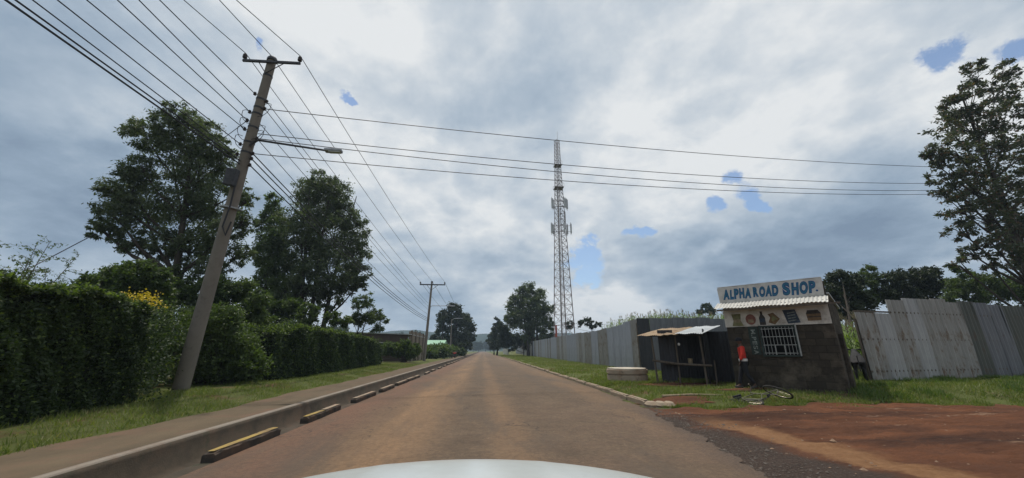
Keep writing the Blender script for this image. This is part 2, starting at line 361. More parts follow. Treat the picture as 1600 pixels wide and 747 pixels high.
MT = dict(
    road=mat_road(), dirt=mat_dirt(), ground=mat_ground(), path=mat_path(),
    drain=mat_concrete('drain_concrete', (.044, .035, .026), (.088, .069, .048), (.085, .055, .038), (.04, .042, .025)),
    chips=plain('dark_stone_chips', (.085, .070, .058), .9, 0, .45, 30, .1), clods=plain('dusty_clods', (.20, .13, .085), .95, 0, .4, 30, .1),
    lip=mat_concrete('kerb_lip_concrete', (.20, .17, .14), (.30, .26, .21), (.16, .11, .08)),
    kerb_y=mat_concrete('kerb_yellow_paint', (.29, .205, .06), (.37, .265, .09), (.16, .11, .075), (.13, .10, .07), 5),
    kerb_w=mat_concrete('kerb_worn_concrete', (.24, .19, .14), (.36, .29, .21), (.26, .17, .11), (.12, .10, .07), 5),
    kerb_k=mat_concrete('kerb_black_paint', (.030, .028, .026), (.075, .062, .05), (.10, .065, .045), None, 5),
    pole=mat_concrete('pole_concrete', (.165, .145, .125), (.235, .208, .178), (.13, .115, .10), (.14, .125, .105), 1.4),
    iron=plain('painted_iron', (.055, .055, .06), .55, .5, .3, 8), galv=plain('galvanised_steel', (.30, .31, .33), .5, .6, .25, 8),
    ceramic=plain('brown_porcelain', (.045, .032, .03), .3, 0, .3, 10), wire=plain('wire_black', (.035, .035, .04), .6, .2, .1, 3, 0),
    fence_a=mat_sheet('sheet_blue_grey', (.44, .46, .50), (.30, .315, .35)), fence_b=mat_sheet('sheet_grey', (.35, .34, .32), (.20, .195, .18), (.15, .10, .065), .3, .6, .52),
    fence_c=mat_sheet('sheet_dull', (.20, .205, .22), (.12, .125, .14), (.11, .08, .06), .4, .6, .6), fence_g=mat_sheet('mossy_dark_sheet', (.115, .120, .105), (.065, .070, .062), (.10, .07, .05), .25, .65, .55), fence_k=mat_sheet('sooty_sheet', (.060, .060, .066), (.035, .035, .04), (.06, .04, .03), .2, .7, .6), fence_d=mat_sheet('sheet_pale', (.42, .42, .415), (.27, .27, .27), (.17, .12, .085), .35, .55, .6),  # fence_k: stall shade painted as colour; fence_g: fence shade and reflection likewise
    roof_w=mat_sheet('roof_sheet_white', (.50, .52, .52), (.38, .40, .40), (.26, .22, .17), .3, .5, .66), roof_r=mat_sheet('roof_sheet_rusty', (.36, .27, .17), (.24, .17, .10), (.20, .10, .055), .1, .8, .5),
    awn=mat_sheet('awning_sheet', (.56, .55, .51), (.42, .41, .38), (.28, .23, .17), .25, .55, .64),
    block=mat_block('shop_stone_blocks', (.048, .041, .032), (.088, .073, .056), (.042, .036, .029)),
    wallc=mat_block('left_building_blocks', (.165, .138, .108), (.235, .198, .158), (.14, .12, .10)),
    wallp=mat_concrete('left_building_plaster', (.20, .17, .135), (.28, .24, .19), (.15, .12, .09)), walld=mat_concrete('dark_boards', (.055, .040, .034), (.095, .070, .058), (.06, .045, .035)),
    sign=plain('whitewashed_board', (.50, .485, .455), .85, 0, .12, 5, .2, dirt=(.30, .27, .23)), blue=plain('blue_brush_paint', (.016, .075, .19), .6, 0, .35, 14, .1), teal=plain('teal_brush_paint', (.025, .125, .20), .6, 0, .3, 14, .1),
    banner=plain('cream_painted_wall', (.56, .53, .48), .85, 0, .15, 4, .15, dirt=(.20, .17, .14)), bars=plain('window_bars_paint', (.30, .31, .30), .6, 0, .25, 12),
    frame_g=plain('dark_green_paint', (.026, .038, .033), .65, 0, .3, 8), letter=plain('faded_white_letters', (.20, .23, .21), .8, 0, .5, 26, dirt=(.06, .06, .05)), dark=plain('dark_interior', (.012, .012, .012), .9, 0, .2, 5),
    wood=mat_bark('weathered_timber', (.075, .060, .048), (.15, .125, .10)), wood_d=mat_bark('dark_timber', (.03, .026, .022), (.07, .058, .048)),
    well=mat_concrete('culvert_concrete', (.27, .215, .16), (.38, .31, .24), (.22, .135, .085), (.09, .075, .055), 3), welltop=mat_concrete('pale_lid_concrete', (.42, .38, .31), (.52, .47, .39), (.30, .22, .15), None, 3),
    bark=mat_bark('dark_bark', (.032, .027, .022), (.075, .062, .050)), bark_p=mat_bark('pale_bark', (.085, .075, .062), (.16, .14, .12)),
    stem=plain('green_stem', (.09, .11, .04), .8, 0, .3, 5, 0), tassel=plain('dry_tassel', (.24, .20, .12), .9, 0, .3, 3, 0),
    white=plain('white_car_paint', (.47, .50, .49), .22, 0, .05, 3, 0, .6, dirt=(.42, .43, .41)), red=plain('red_jacket_cloth', (.52, .035, .022), .85, 0, .2, 12, .3), wh=plain('white_cloth', (.62, .60, .58), .85, 0, .1, 12, .2),
    cloth=plain('black_cloth', (.018, .018, .022), .9, 0, .3, 12, .3), skin=plain('dark_skin', (.085, .045, .03), .6, 0, .1, 12, .05), fur=plain('black_hide', (.014, .013, .013), .75, 0, .4, 12, .2),
    rubber=plain('tyre_rubber', (.035, .032, .028), .85, 0, .3, 10, .1), bike=plain('bicycle_paint', (.10, .10, .06), .5, .3, .4, 14), chrome=plain('worn_chrome', (.26, .23, .19), .4, .8, .2, 10),
    greenroof=plain('mint_green_roof', (.26, .44, .30), .6, 0, .12, 3), pale=plain('pale_render', (.42, .42, .38), .85, 0, .15, 3), glass=plain('dark_glass', (.02, .025, .03), .15, 0, .1, 2, 0, .6),
    lens=plain('headlamp_lens', (.55, .58, .6), .1, .4, .05, 2, 0, .8), hill=plain('hill_forest', (.030, .042, .026), 1.0, 0, .4, .02, 0, 0.0),
    steel=plain('tower_steel', (.24, .20, .20), .6, .4, .25, 1.5, 0), antenna=plain('antenna_grey', (.42, .43, .45), .6, 0, .1, 2, 0), redpaint=plain('tower_red_band', (.33, .07, .05), .6, .1, .2, 1, 0),
    red_d=plain('sign_red', (.20, .085, .065), .8, 0, .3, 14, 0), olive=plain('sign_olive', (.16, .155, .075), .8, 0, .35, 12, 0), brown=plain('sign_brown', (.15, .095, .05), .8, 0, .4, 12, 0),
    navy=plain('sign_navy', (.045, .06, .085), .8, 0, .5, 14, 0), char=plain('sign_charcoal', (.05, .045, .042), .8, 0, .4, 14, 0), tan=plain('sign_tan', (.24, .19, .12), .8, 0, .4, 14, 0),
    L_euc=leaf_mat('eucalyptus_leaves', (.028, .046, .020), (.125, .150, .085), .38, (.10, .11, .07), .06),
    L_tree=leaf_mat('broad_leaves', (.030, .054, .018), (.11, .145, .050), .38), L_dark=leaf_mat('dark_leaves', (.014, .024, .011), (.050, .064, .030), .22),
    L_red=leaf_mat('reddish_tipped_leaves', (.024, .034, .016), (.085, .095, .050), .32, (.12, .075, .055), .14), L_hedge=leaf_mat('hedge_leaves', (.014, .027, .010), (.060, .092, .027), .26, (.11, .15, .03), .07),
    L_bush=leaf_mat('bush_leaves', (.028, .050, .014), (.105, .145, .04), .35), L_new=leaf_mat('fresh_hedge_tips', (.055, .085, .018), (.16, .21, .045), .4), L_yel=leaf_mat('yellow_flowers', (.42, .30, .02), (.62, .46, .04), .2), L_maize=leaf_mat('maize_leaves', (.07, .11, .025), (.17, .23, .06), .35),  # L_new: lit rim of the hedges painted into the fresh tips' colour
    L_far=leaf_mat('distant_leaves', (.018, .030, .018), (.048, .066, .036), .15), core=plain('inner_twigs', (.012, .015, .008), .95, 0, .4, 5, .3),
    L_grass=leaf_mat('grass_blades', (.070, .105, .020), (.19, .215, .055), .35, (.22, .20, .09), .12), L_bluegreen=leaf_mat('dark_grass_blades', (.04, .075, .016), (.12, .17, .04), .35, (.13, .13, .05), .06))

# ------------------------------------------------------------------ foliage machinery
def leaves(name, pts, L, W, mat, parent=None, droop=.0, up=0.0, jit=.35, seed=0):
    g = np.random.default_rng(seed); n = len(pts)
    d = g.normal(size=(n, 3)); d[:, 2] = d[:, 2] * .8 - droop + up; d /= np.linalg.norm(d, axis=1)[:, None]
    q = g.normal(size=(n, 3)); s = np.cross(d, q); s /= np.linalg.norm(s, axis=1)[:, None]
    nn = np.cross(d, s)
    l = L * (1 + jit * g.uniform(-1, 1, n))[:, None]; w = W * (1 + jit * g.uniform(-1, 1, n))[:, None]
    p = np.asarray(pts); V = np.empty((n, 4, 3))
    V[:, 0] = p; V[:, 1] = p + d * l * .45 + s * w * .5 + nn * w * .15; V[:, 2] = p + d * l; V[:, 3] = p + d * l * .45 - s * w * .5 + nn * w * .15
    return np_mesh(name, V.reshape(-1, 3), np.arange(4 * n).reshape(-1, 4), mat, parent)
def clump_pts(c, r, nclump, per, g, squash=1.0, rc=.22):
    nclump = max(3, int(nclump * .50)); per = int(per * 1.75)
    u = g.normal(size=(nclump, 3)); u /= np.linalg.norm(u, axis=1)[:, None]
    rad = r * g.uniform(.15, 1.0, nclump) ** .45
    cc = np.asarray(c) + u * rad[:, None] * np.array([1, 1, squash])
    rr = np.minimum(r * rc, .55 + .08 * r) * .85 * g.uniform(.5, 1.5, nclump)
    pts = cc[:, None, :] + g.normal(size=(nclump, per, 3)) * rr[:, None, None] * np.array([.62, .62, .5])
    return cc, pts.reshape(-1, 3)
def make_tree(name, label, cat, base, blobs, n, L, W, lm, bm, trunk_r=.25, droop=.5, seed=1, group=None, rc=.22, top=None, per=26, trunks=1, squash=1.0, depth=.8, lean=(0, 0)):
    """blobs: world (x,y,z,r) clusters of the crown."""
    g = np.random.default_rng(seed); rd = random.Random(seed)
    base = Vector(base); root = thing(name, label, cat, base, 0, group)
    bl = [(Vector((x, y, z)) - base, r) for (x, y, z, r) in blobs]
    w = np.array([r * r for _, r in bl]); w /= w.sum()
    allp = []; tm = MB(); H = max(c.z + r for c, r in bl); cxm = sum(c.x * r for c, r in bl) / sum(r for _, r in bl)
    cym = sum(c.y * r for c, r in bl) / sum(r for _, r in bl)
    axes = []
    for t in range(trunks):
        ox = (t - (trunks - 1) / 2) * trunk_r * 3.2 + rd.uniform(-.1, .1); oy = rd.uniform(-.4, .4) if trunks > 1 else 0
        pts = []; k = 9
        tx = cxm * .8 + ox * 2.4 + lean[0]; ty = cym * .8 + oy * 2 + lean[1]
        for i in range(k):
            f = i / (k - 1); pts.append(Vector((ox + (tx - ox) * f ** 1.3 + math.sin(f * 5 + t) * .10 * trunk_r * 3, oy + (ty - oy) * f ** 1.3 + math.cos(f * 4 + t) * .3 * trunk_r, H * .86 * f)))
        rr = [trunk_r * (1.25 if i == 0 else 1) * (1 - .86 * i / (k - 1)) for i in range(k)]
        tm.tube(pts, rr, 9); axes.append((pts, rr))
    lb = MB()
    for (c, r), ww in zip(bl, w):
        nc = max(3, int(n * ww / per)); cc, pp = clump_pts(c, r, nc, per, g, squash, rc)
        allp.append(pp)
        pts, rr = axes[rd.randrange(len(axes))] if trunks > 1 else axes[0]
        zt = max(H * .12, c.z - r * .9 - .12 * H); i = min(range(len(pts) - 1), key=lambda q: abs(pts[q].z - zt)); a = pts[i]
        mid = a.lerp(c, .55) + Vector((0, 0, -.06 * (c - a).length)); br = max(.02, min(rr[i] * .55, trunk_r * .4))
        lb.tube([a, mid, c], [br, br * .65, br * .3], 6)
        for q in range(min(len(cc), 7)):
            tip = Vector(cc[q]); lb.tube([c.lerp(mid, .3), c.lerp(tip, .5) + Vector((0, 0, .05 * r)), tip], [br * .4, br * .25, br * .1], 4)
    tr = tm.build('trunk', bm, root, True); lb.build('limbs', bm, root, True)
    leaves('crown', np.concatenate(allp), L, W, lm, root, droop, seed=seed + 5)
    return root
def pxblobs(lst, Y, seed=0, dj=.55):
    rd = random.Random(seed); out = []
    for (x, y, r) in lst:
        p = P(x, y, Y); q = P(x + r, y, Y); rr = (q - p).length
        if abs(x - 800) > 350: rr *= .80
        rr2 = (P(x, y - r, Y) - p).length; rr = (rr + rr2) / 2
        k = 1 + rd.uniform(-dj, dj) * rr / Y; v = Vector((0, 0, EYE)) + (p - Vector((0, 0, EYE))) * k
        out.append((v.x, v.y, v.z, rr))
    return out
def copy_thing(o, loc, rz=0, sc=1.0, label=None):
    r = o.copy(); COL.objects.link(r); r.location = loc; r.rotation_euler = (0, 0, rz); r.scale = (sc, sc, sc) if isinstance(sc, (int, float)) else sc
    if label: r['label'] = label
    for ch in list(o.children):
        c = ch.copy(); COL.objects.link(c); c.parent = r
        for gch in list(ch.children):
            d = gch.copy(); COL.objects.link(d); d.parent = c
    return r

# ------------------------------------------------------------------ terrain
def sm(a, b, v):
    t = np.clip((v - a) / (b - a), 0, 1); return t * t * (3 - 2 * t)
def zg(x, y):
    x = np.asarray(x, float); y = np.asarray(y, float)
    z = np.zeros(np.broadcast(x, y).shape)
    z += .16 * sm(4.15, 5.0, x) * sm(9.0, 10.6, y)                                # verge on the right
    z += .12 * sm(9.0, 13.0, x) * sm(9.3, 11.0, y)
    z += 3.4 * sm(13.2, 21, x) * sm(27, 48, y) * (1 - sm(200, 400, y)) + 2.0 * sm(30, 80, x) * sm(20, 60, y)
    z += .10 * sm(-6.3, -8.2, x)
    z += -.6 * sm(-3.2, -3.4, x) * sm(-4.65, -4.5, x)
    z += -.04 * sm(-6.2, -6.0, x) * (1 - sm(-4.7, -4.6, x)) * 1.0
    z += -.05 * sm(-3.3, -3.2, x) * (1 - sm(3.2, 4.0, x))
    z += .020 * np.sin(x * 1.3 + y * .7) * sm(4.6, 6, x) + .015 * np.sin(y * 2.1 - x * .6) * sm(4.6, 6, x)
    return z
xs = np.unique(np.concatenate([-np.geomspace(12, 3000, 30), np.arange(-12, -6.3, .4), [-6.25, -6.2, -6.1, -6.0, -4.75, -4.7, -4.65, -4.6, -4.5, -3.4, -3.3, -3.2, -3.1, 0, 3.0, 3.3, 3.6, 3.9, 4.1], np.arange(4.15, 20, .25), np.arange(20, 60, 2.), np.geomspace(60, 3000, 22)]))
ys = np.unique(np.concatenate([-np.geomspace(8, 1500, 16), np.arange(-8, 3, 1.), np.arange(3, 20, .25), np.arange(20, 70, 2.), np.geomspace(70, 3500, 30)]))
XX, YY = np.meshgrid(xs, ys); ZZ = zg(XX, YY) - .012 - .12 * sm(8.95, 8.5, YY) * sm(3.3, 3.6, XX)
ny, nx = XX.shape; idx = np.arange(ny * nx).reshape(ny, nx)
q = np.stack([idx[:-1, :-1], idx[:-1, 1:], idx[1:, 1:], idx[1:, :-1]], -1).reshape(-1, 4)
tag(np_mesh('ground', np.stack([XX, YY, ZZ], -1).reshape(-1, 3), q, MT['ground'], smooth=True), kind='structure')
def sheet(name, mat, yl, xl, xr, dz, nx=8, crown=0.0):
    V = []; n = len(yl)
    for y, a, b in zip(yl, xl, xr):
        for i in range(nx):
            f = i / (nx - 1); x = a + (b - a) * f; z = float(zg(x, y)) if crown is None else crown * 4 * f * (1 - f); V.append((x, y, z + dz))
    idx = np.arange(n * nx).reshape(n, nx)
    return tag(np_mesh(name, V, np.stack([idx[:-1, :-1], idx[:-1, 1:], idx[1:, 1:], idx[1:, :-1]], -1).reshape(-1, 4), mat, smooth=True), kind='structure')
yl = np.concatenate([np.arange(-60, 2, 4.), np.arange(2, 12, .05), np.arange(12, 30, .25), np.geomspace(30, 900, 40)])
def edge(y):   # ragged right-hand edge of the asphalt
    w = .05 * math.sin(y * 2.3) + .04 * math.sin(y * 5.1 + 1) + .03 * math.sin(y * 11 + 2) + .025 * math.sin(y * 23) + .02 * math.sin(y * 41 + 1)
    if y < 4: e = 3.1
    elif y < 9.5: e = 3.1 + (y - 4) / 5.5 * .75
    else: e = 3.85 + .15 * min(1, (y - 9.5) / 4)
    return e + w * (1 if y < 12 else .25)
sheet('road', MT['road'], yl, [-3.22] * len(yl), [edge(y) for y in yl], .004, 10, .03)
ysd = np.arange(-40, 9.6, .3)
def dtop(x): return 9.25 + .25 * math.sin(x * .9) + .12 * math.sin(x * 3.1) + .06 * math.sin(x * 7)
rj = random.Random(77); V = []; xsd = np.concatenate([np.arange(2.9, 18, .09), np.arange(18, 30, .4), np.geomspace(30, 90, 12)]); fr = np.linspace(0, 1, 260)
for x in xsd:
    t = dtop(x) if x > 4.2 else dtop(4.2) + .9 * (4.2 - x)
    for f in fr:
        y = (t - 9) + 9 * (f - .13) / .87 if f > .13 else (t - 9) - 30 * (1 - f / .13)
        rel = 0.0
        if x > 4.0: rel = min(1, (x - 4.0) / .8) * (.022 * math.sin(y * 5.2 + .5 * math.sin(x * .8) * 3) + .014 * math.sin(y * 11 + x * .7 + math.sin(x * 2)) + .010 * math.sin(x * 5 + y * 3) + .012 * rj.uniform(-1, 1)) * (1 if f < .985 else 0)
        V.append((x, y, float(zg(x, y)) + .02 * min(1, max(0, (x - 4) / .8)) * (1 if f < .985 else 0) - .001 + rel))
idx = np.arange(len(xsd) * len(fr)).reshape(len(xsd), len(fr))
tag(np_mesh('dirt_road', V, np.stack([idx[:-1, :-1], idx[1:, :-1], idx[1:, 1:], idx[:-1, 1:]], -1).reshape(-1, 4), MT['dirt'], smooth=True), kind='structure')
# bare earth in front of the stall and along the right kerb
def patch(name, pts, mat, dz=.006):
    V = []; c = np.mean(pts, axis=0); m = 5; k = len(pts)
    V.append((c[0], c[1], float(zg(*c)) + dz))
    for i in range(1, m + 1):
        for p in pts: q_ = c + (np.array(p) - c) * i / m; V.append((q_[0], q_[1], float(zg(*q_)) + dz))
    me = MB(); me.v = V
    for j in range(k): me.f.append((0, 1 + j, 1 + (j + 1) % k))
    for i in range(m - 1):
        for j in range(k): a = 1 + i * k; me.f.append((a + j, a + k + j, a + k + (j + 1) % k, a + (j + 1) % k))
    return tag(me.build(name, mat, None, True), kind='structure')
def blobpoly(cx, cy, rx, ry, s, n=28):
    rd = random.Random(s); ph = [rd.uniform(0, 6) for _ in range(4)]; n = 90; q = lambda a: .09 * math.sin(13 * a + ph[0]) + .07 * math.sin(22 * a + ph[2]) + .06 * math.sin(35 * a + ph[1])
    return [(cx + rx * (1 + .14 * math.sin(3 * a + ph[0]) + .10 * math.sin(5 * a + ph[1]) + .06 * math.sin(9 * a + ph[2]) + q(a)) * math.cos(a),
             cy + ry * (1 + .14 * math.sin(2 * a + ph[3]) + .10 * math.sin(6 * a + ph[1]) + q(a)) * math.sin(a)) for a in [2 * math.pi * i / n for i in range(n)]]
BARE = [(7.3, 13.7, 1.6, .9), (4.9, 9.9, .9, .5), (8.0, 11.6, 1.1, .3)]
for i, (a, b, c, d) in enumerate(BARE): patch('bare_earth', np.array(blobpoly(a, b, c, d, i)), MT['dirt'])
# left footpath, drain and kerb lip
pe = [-6.05 + .10 * math.sin(y * .8) + .06 * math.sin(y * 2.7) for y in yl]
sheet('footpath', MT['path'], yl, pe, [-4.62] * len(yl), .006, 5, 0)
m = MB(); prof = [(-4.62, .012), (-4.62, .03), (-4.48, .03), (-4.46, -.02), (-4.40, -.30), (-4.25, -.36), (-3.60, -.36), (-3.48, -.30), (-3.44, -.02), (-3.40, .0), (-3.20, .0)]
V = [(x, y, z) for y in yl for (x, z) in prof]; k = len(prof); idx = np.arange(len(V)).reshape(len(yl), k)
o = np_mesh('drainage_channel', V, np.stack([idx[:-1, :-1], idx[:-1, 1:], idx[1:, 1:], idx[1:, :-1]], -1).reshape(-1, 4), MT['drain']); tag(o, kind='structure')
o = np_mesh('channel_edging', [(x, y, z) for y in yl for (x, z) in ((-4.63, .0), (-4.63, .045), (-4.50, .045), (-4.49, -.05))], np.concatenate([np.stack([np.arange(len(yl) - 1) * 4 + j, np.arange(len(yl) - 1) * 4 + j + 1, np.arange(1, len(yl)) * 4 + j + 1, np.arange(1, len(yl)) * 4 + j], -1) for j in range(3)]), MT['lip']); tag(o, kind='structure')
# far hills
def hill(x0, x1, Y, z, seed, name='hills'):
    g = random.Random(seed); n = 90; V = []; Fq = []
    for i in range(n):
        f = i / (n - 1); x = x0 + (x1 - x0) * f
        zt = z * (.55 + .45 * math.sin(math.pi * min(1, max(0, f)))) * (1 + .10 * math.sin(f * 17 + seed) + .05 * math.sin(f * 43 + seed)) + g.uniform(-.6, .8)
        for j, (dy, fz) in enumerate(((-160, 0), (-70, .5), (-20, .9), (0, 1.0), (120, .8))): V.append((x, Y + dy, zt * fz - (1 if j == 0 else 0)))
    idx = np.arange(n * 5).reshape(n, 5)
    return tag(np_mesh(name, V, np.stack([idx[:-1, :-1], idx[1:, :-1], idx[1:, 1:], idx[:-1, 1:]], -1).reshape(-1, 4), MT['hill']), kind='structure')
hill(-700, 500, 900, 42, 1); hill(-1600, -200, 1300, 45, 2); hill(250, 1900, 1400, 50, 4)

def haze():
    m = MB(); m.box((0, 1400, 44), (5200, 3600, 92)); mt = bpy.data.materials.new('pale_air'); mt.use_nodes = True; nt = mt.node_tree; nt.nodes.clear()
    o_ = nt.nodes.new('ShaderNodeOutputMaterial'); v = nt.nodes.new('ShaderNodeVolumePrincipled'); v.inputs['Density'].default_value = HAZE; v.inputs['Color'].default_value = (.62, .80, 1, 1)
    v.inputs['Anisotropy'].default_value = .2; nt.links.new(v.outputs[0], o_.inputs['Volume']); tag(m.build('haze', mt), kind='stuff')
HAZE = .0005
haze()
# ------------------------------------------------------------------ kerb stones
rd = random.Random(3)
proto = {}
def kerb_block(L, mat_top, mat_side):
    root = thing('kerb_stone', '', 'kerb stone')
    m = MB(); g = random.Random(int(L * 100) + len(mat_top.name)); ns = 14; pr = [(-.075, -.05), (-.078, .10), (-.060, .119), (.060, .119), (.077, .10), (.075, -.05)]
    for i in range(ns + 1):
        e = .02 if i in (0, ns) else 0
        for (px_, pz) in pr: m.v.append((px_ * (1 - e * 3) + g.uniform(-.006, .006), -L / 2 + L * i / ns + g.uniform(-.004, .004), pz - (g.uniform(0, .016) if pz > 0 else 0) - e))
    for i in range(ns):
        for k in range(6): a = i * 6; m.f.append((a + k, a + 6 + k, a + 6 + (k + 1) % 6, a + (k + 1) % 6))
    m.f += [tuple(range(6)), tuple(reversed(range(ns * 6, ns * 6 + 6)))]; m.build('block', mat_side, root)
    m = MB()
    for i in range(ns + 1): w_ = .052 + g.uniform(-.012, .006); m.v += [(-w_, -L / 2 + .02 + (L - .04) * i / ns, .1215), (w_ + g.uniform(-.008, .004), -L / 2 + .02 + (L - .04) * i / ns, .1215)]
    m.f = [(2 * i, 2 * i + 1, 2 * i + 3, 2 * i + 2) for i in range(ns)]; m.build('painted_top', mat_top, root)
    return root
ky, kw, kk = kerb_block(1.0, MT['kerb_y'], MT['kerb_k']), kerb_block(1.0, MT['kerb_w'], MT['kerb_k']), kerb_block(1.0, MT['kerb_w'], MT['kerb_w'])
used = set()
def put_kerb(src, x, y, L, rz, label, group, dz=0):
    if src.name not in used: used.add(src.name); o = src; o.location = (x, y, dz); o.rotation_euler = (0, 0, rz); o.scale = (1, L, 1)
    else: o = copy_thing(src, (x, y, dz), rz, (1, L, 1))
    o['label'] = label; o['group'] = group; return o
GL, GR = 'kerb stones along the drain on the left', 'kerb stones along the right verge'
near = [(3.35, .5, ky), (6.1, 1.55, ky), (8.25, .8, ky), (9.15, .85, kw), (11.55, 1.8, kw), (14.0, 1.6, kw)]
nl = ['yellow-topped kerb stone stub at the very bottom left of the picture', 'long yellow-topped black kerb stone, nearest whole one beside the drain', 'short yellow-topped kerb stone, second yellow one up the drain edge',
      'short pale kerb stone butted against the far end of the second yellow one', 'long pale-topped kerb stone up the drain, first one after the two short stones', 'pale-topped kerb stone beyond the long pale one on the drain edge']
for (y, L, s), lb in zip(near, nl): put_kerb(s, -3.30 + rd.uniform(-.02, .02), y, L, rd.uniform(-.015, .015), lb, GL)
y = 15.6
while y < 95:
    L = rd.uniform(.9, 1.9)
    if rd.random() < .86: put_kerb(kw, -3.30 + rd.uniform(-.04, .04), y + L / 2, L, rd.uniform(-.03, .03), 'small worn kerb stone in the far dashed row beside the left drain', GL, rd.uniform(-.03, .0))
    y += L + rd.uniform(.06, .35)
yy = [(10.25, 1.1), (11.55, 1.35), (13.1, 1.3), (14.6, 1.4)]
rl = ['worn brown kerb stone nearest the dirt road on the right', 'second brown kerb stone up the right road edge from the dirt road', 'third brown kerb stone up the right road edge from the dirt road', 'fourth brown kerb stone up the right road edge, level with the concrete ring']
for (y, L), lb in zip(yy, rl): put_kerb(kk, 4.10 + rd.uniform(-.04, .04), y, L, rd.uniform(-.05, .05), lb, GR, rd.uniform(-.02, .01))
y = 15.6
while y < 80:
    L = rd.uniform(.9, 1.5); put_kerb(kk, 4.14 + rd.uniform(-.04, .04), y + L / 2, L, rd.uniform(-.04, .04), 'small worn kerb stone in the far row along the grass verge on the right', GR, rd.uniform(-.04, .0)); y += L + rd.uniform(.05, .35)
# broken lump at the kerb's end
m = MB(); g = random.Random(5)
for i in range(3):
    m.lathe([(.02, -.06), (.15 - .02 * i, -.02), (.16, .05), (.10, .11), (.02, .12)], (4.12 + i * .2, 9.55 - .05 * i, .0), 7, Matrix.Rotation(g.uniform(-.3, .3), 3, 'X'))
o = m.build('broken_rubble', MT['kerb_w'], None, True); tag(o, 'broken pale concrete rubble where the right kerb ends at the dirt', 'rubble')

# ------------------------------------------------------------------ hedges, bushes
def hedge(name, label, path, seed, n, L, W, mat, xin=2.0, cut=.10):
    """path: list of (x_front, y, height); foliage on the road face, the top and the ends."""
    g = np.random.default_rng(seed); root = thing(name, label, 'hedge', (path[0][0], path[0][1], 0))
    px = np.array([p[0] for p in path]); py = np.array([p[1] for p in path]); ph = np.array([p[2] for p in path])
    def nz(y, z, k): return cut * (np.sin(y * 1.9 * k + z * 1.3) + .7 * np.sin(y * 4.3 * k - z * 3.7 + 1) + .5 * np.sin(z * 6.1 + y * 9.7 * k))
    Y = g.uniform(py[0], py[-1], n); kind = g.uniform(0, 1, n); X0 = np.interp(Y, py, px); Hh = np.interp(Y, py, ph) + .06 * np.sin(Y * 3.1) + .05 * np.sin(Y * 7.7)
    z = Hh * g.uniform(0, 1, n) ** .9; X = X0 + nz(Y, z, 1) - np.abs(g.normal(0, .05, n))
    X = X - .25 * (z / Hh > .9) * g.uniform(0, 1, n)
    top = kind < .34; z = np.where(top, Hh + np.abs(g.normal(0, .05, n)) - .04, z); X = np.where(top, X0 - g.uniform(0, xin, n) + .05, X)
    e = kind > .93; z = np.where(e, Hh * g.uniform(0, 1, n), z); X = np.where(e, X0 - g.uniform(0, xin, n), X); Y = np.where(e, np.where(g.uniform(0, 1, n) < .5, py[0] - .02, py[-1]) + g.normal(0, .06, n), Y)
    pts = np.stack([X - path[0][0], Y - path[0][1], z], -1)
    tp = pts[(z > Hh * .955) & (g.uniform(0, 1, n) < .62)]; keep = np.ones(n, bool)
    leaves('foliage', pts, L, W, mat, root, .1, seed=seed)
    leaves('new_growth', tp + np.array([.0, 0, .03]), L * .95, W * .95, MT['L_new'], root, -.1, seed=seed + 3)  # brighter top leaves: lit rim of the hedge painted into the new growth
    # loose sprigs above the clipped top
    m = MB(); sp = []
    for i in range(int((py[-1] - py[0]) * 5)):
        y = g.uniform(py[0], py[-1]); x = np.interp(y, py, px) - g.uniform(0, xin * .7); h = np.interp(y, py, ph); t = g.uniform(.08, .32)
        a = Vector((x - path[0][0], y - path[0][1], h - .1)); b = a + Vector((g.normal(0, .06), g.normal(0, .06), t + .1)); m.bar(a, b, .004, 4)
        for k in range(9): f = g.uniform(.3, 1); sp.append(tuple(a.lerp(b, f) + Vector((g.normal(0, .02), g.normal(0, .02), 0))))
    m.build('twigs', MT['bark'], root)['kind'] = 'stuff'; leaves('sprigs', np.array(sp), L * .9, W * .9, mat, root, -.2, seed=seed + 1)['kind'] = 'stuff'
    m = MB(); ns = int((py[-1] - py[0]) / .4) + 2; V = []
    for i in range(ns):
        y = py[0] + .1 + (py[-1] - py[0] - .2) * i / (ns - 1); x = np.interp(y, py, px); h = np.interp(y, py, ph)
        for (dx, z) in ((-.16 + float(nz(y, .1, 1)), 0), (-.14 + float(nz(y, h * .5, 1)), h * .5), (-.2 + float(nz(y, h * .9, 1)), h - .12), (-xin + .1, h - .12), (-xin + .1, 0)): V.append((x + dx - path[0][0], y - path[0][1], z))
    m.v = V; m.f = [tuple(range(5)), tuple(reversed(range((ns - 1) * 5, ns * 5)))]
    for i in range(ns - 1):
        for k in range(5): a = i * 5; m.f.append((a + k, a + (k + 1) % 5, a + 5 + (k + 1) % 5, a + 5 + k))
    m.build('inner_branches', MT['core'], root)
    return root
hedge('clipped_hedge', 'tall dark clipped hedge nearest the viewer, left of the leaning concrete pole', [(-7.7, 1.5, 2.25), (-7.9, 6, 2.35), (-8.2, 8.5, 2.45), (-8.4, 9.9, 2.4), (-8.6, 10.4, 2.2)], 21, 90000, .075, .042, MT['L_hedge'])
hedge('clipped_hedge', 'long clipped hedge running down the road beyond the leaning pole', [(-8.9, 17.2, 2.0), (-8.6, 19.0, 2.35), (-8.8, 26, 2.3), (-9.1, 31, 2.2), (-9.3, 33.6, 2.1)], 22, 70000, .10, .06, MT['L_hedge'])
hedge('clipped_hedge', 'last short stretch of dark hedge before the block-walled building', [(-9.3, 34.0, 2.0), (-9.5, 36.8, 1.7)], 23, 11000, .13, .075, MT['L_hedge'])
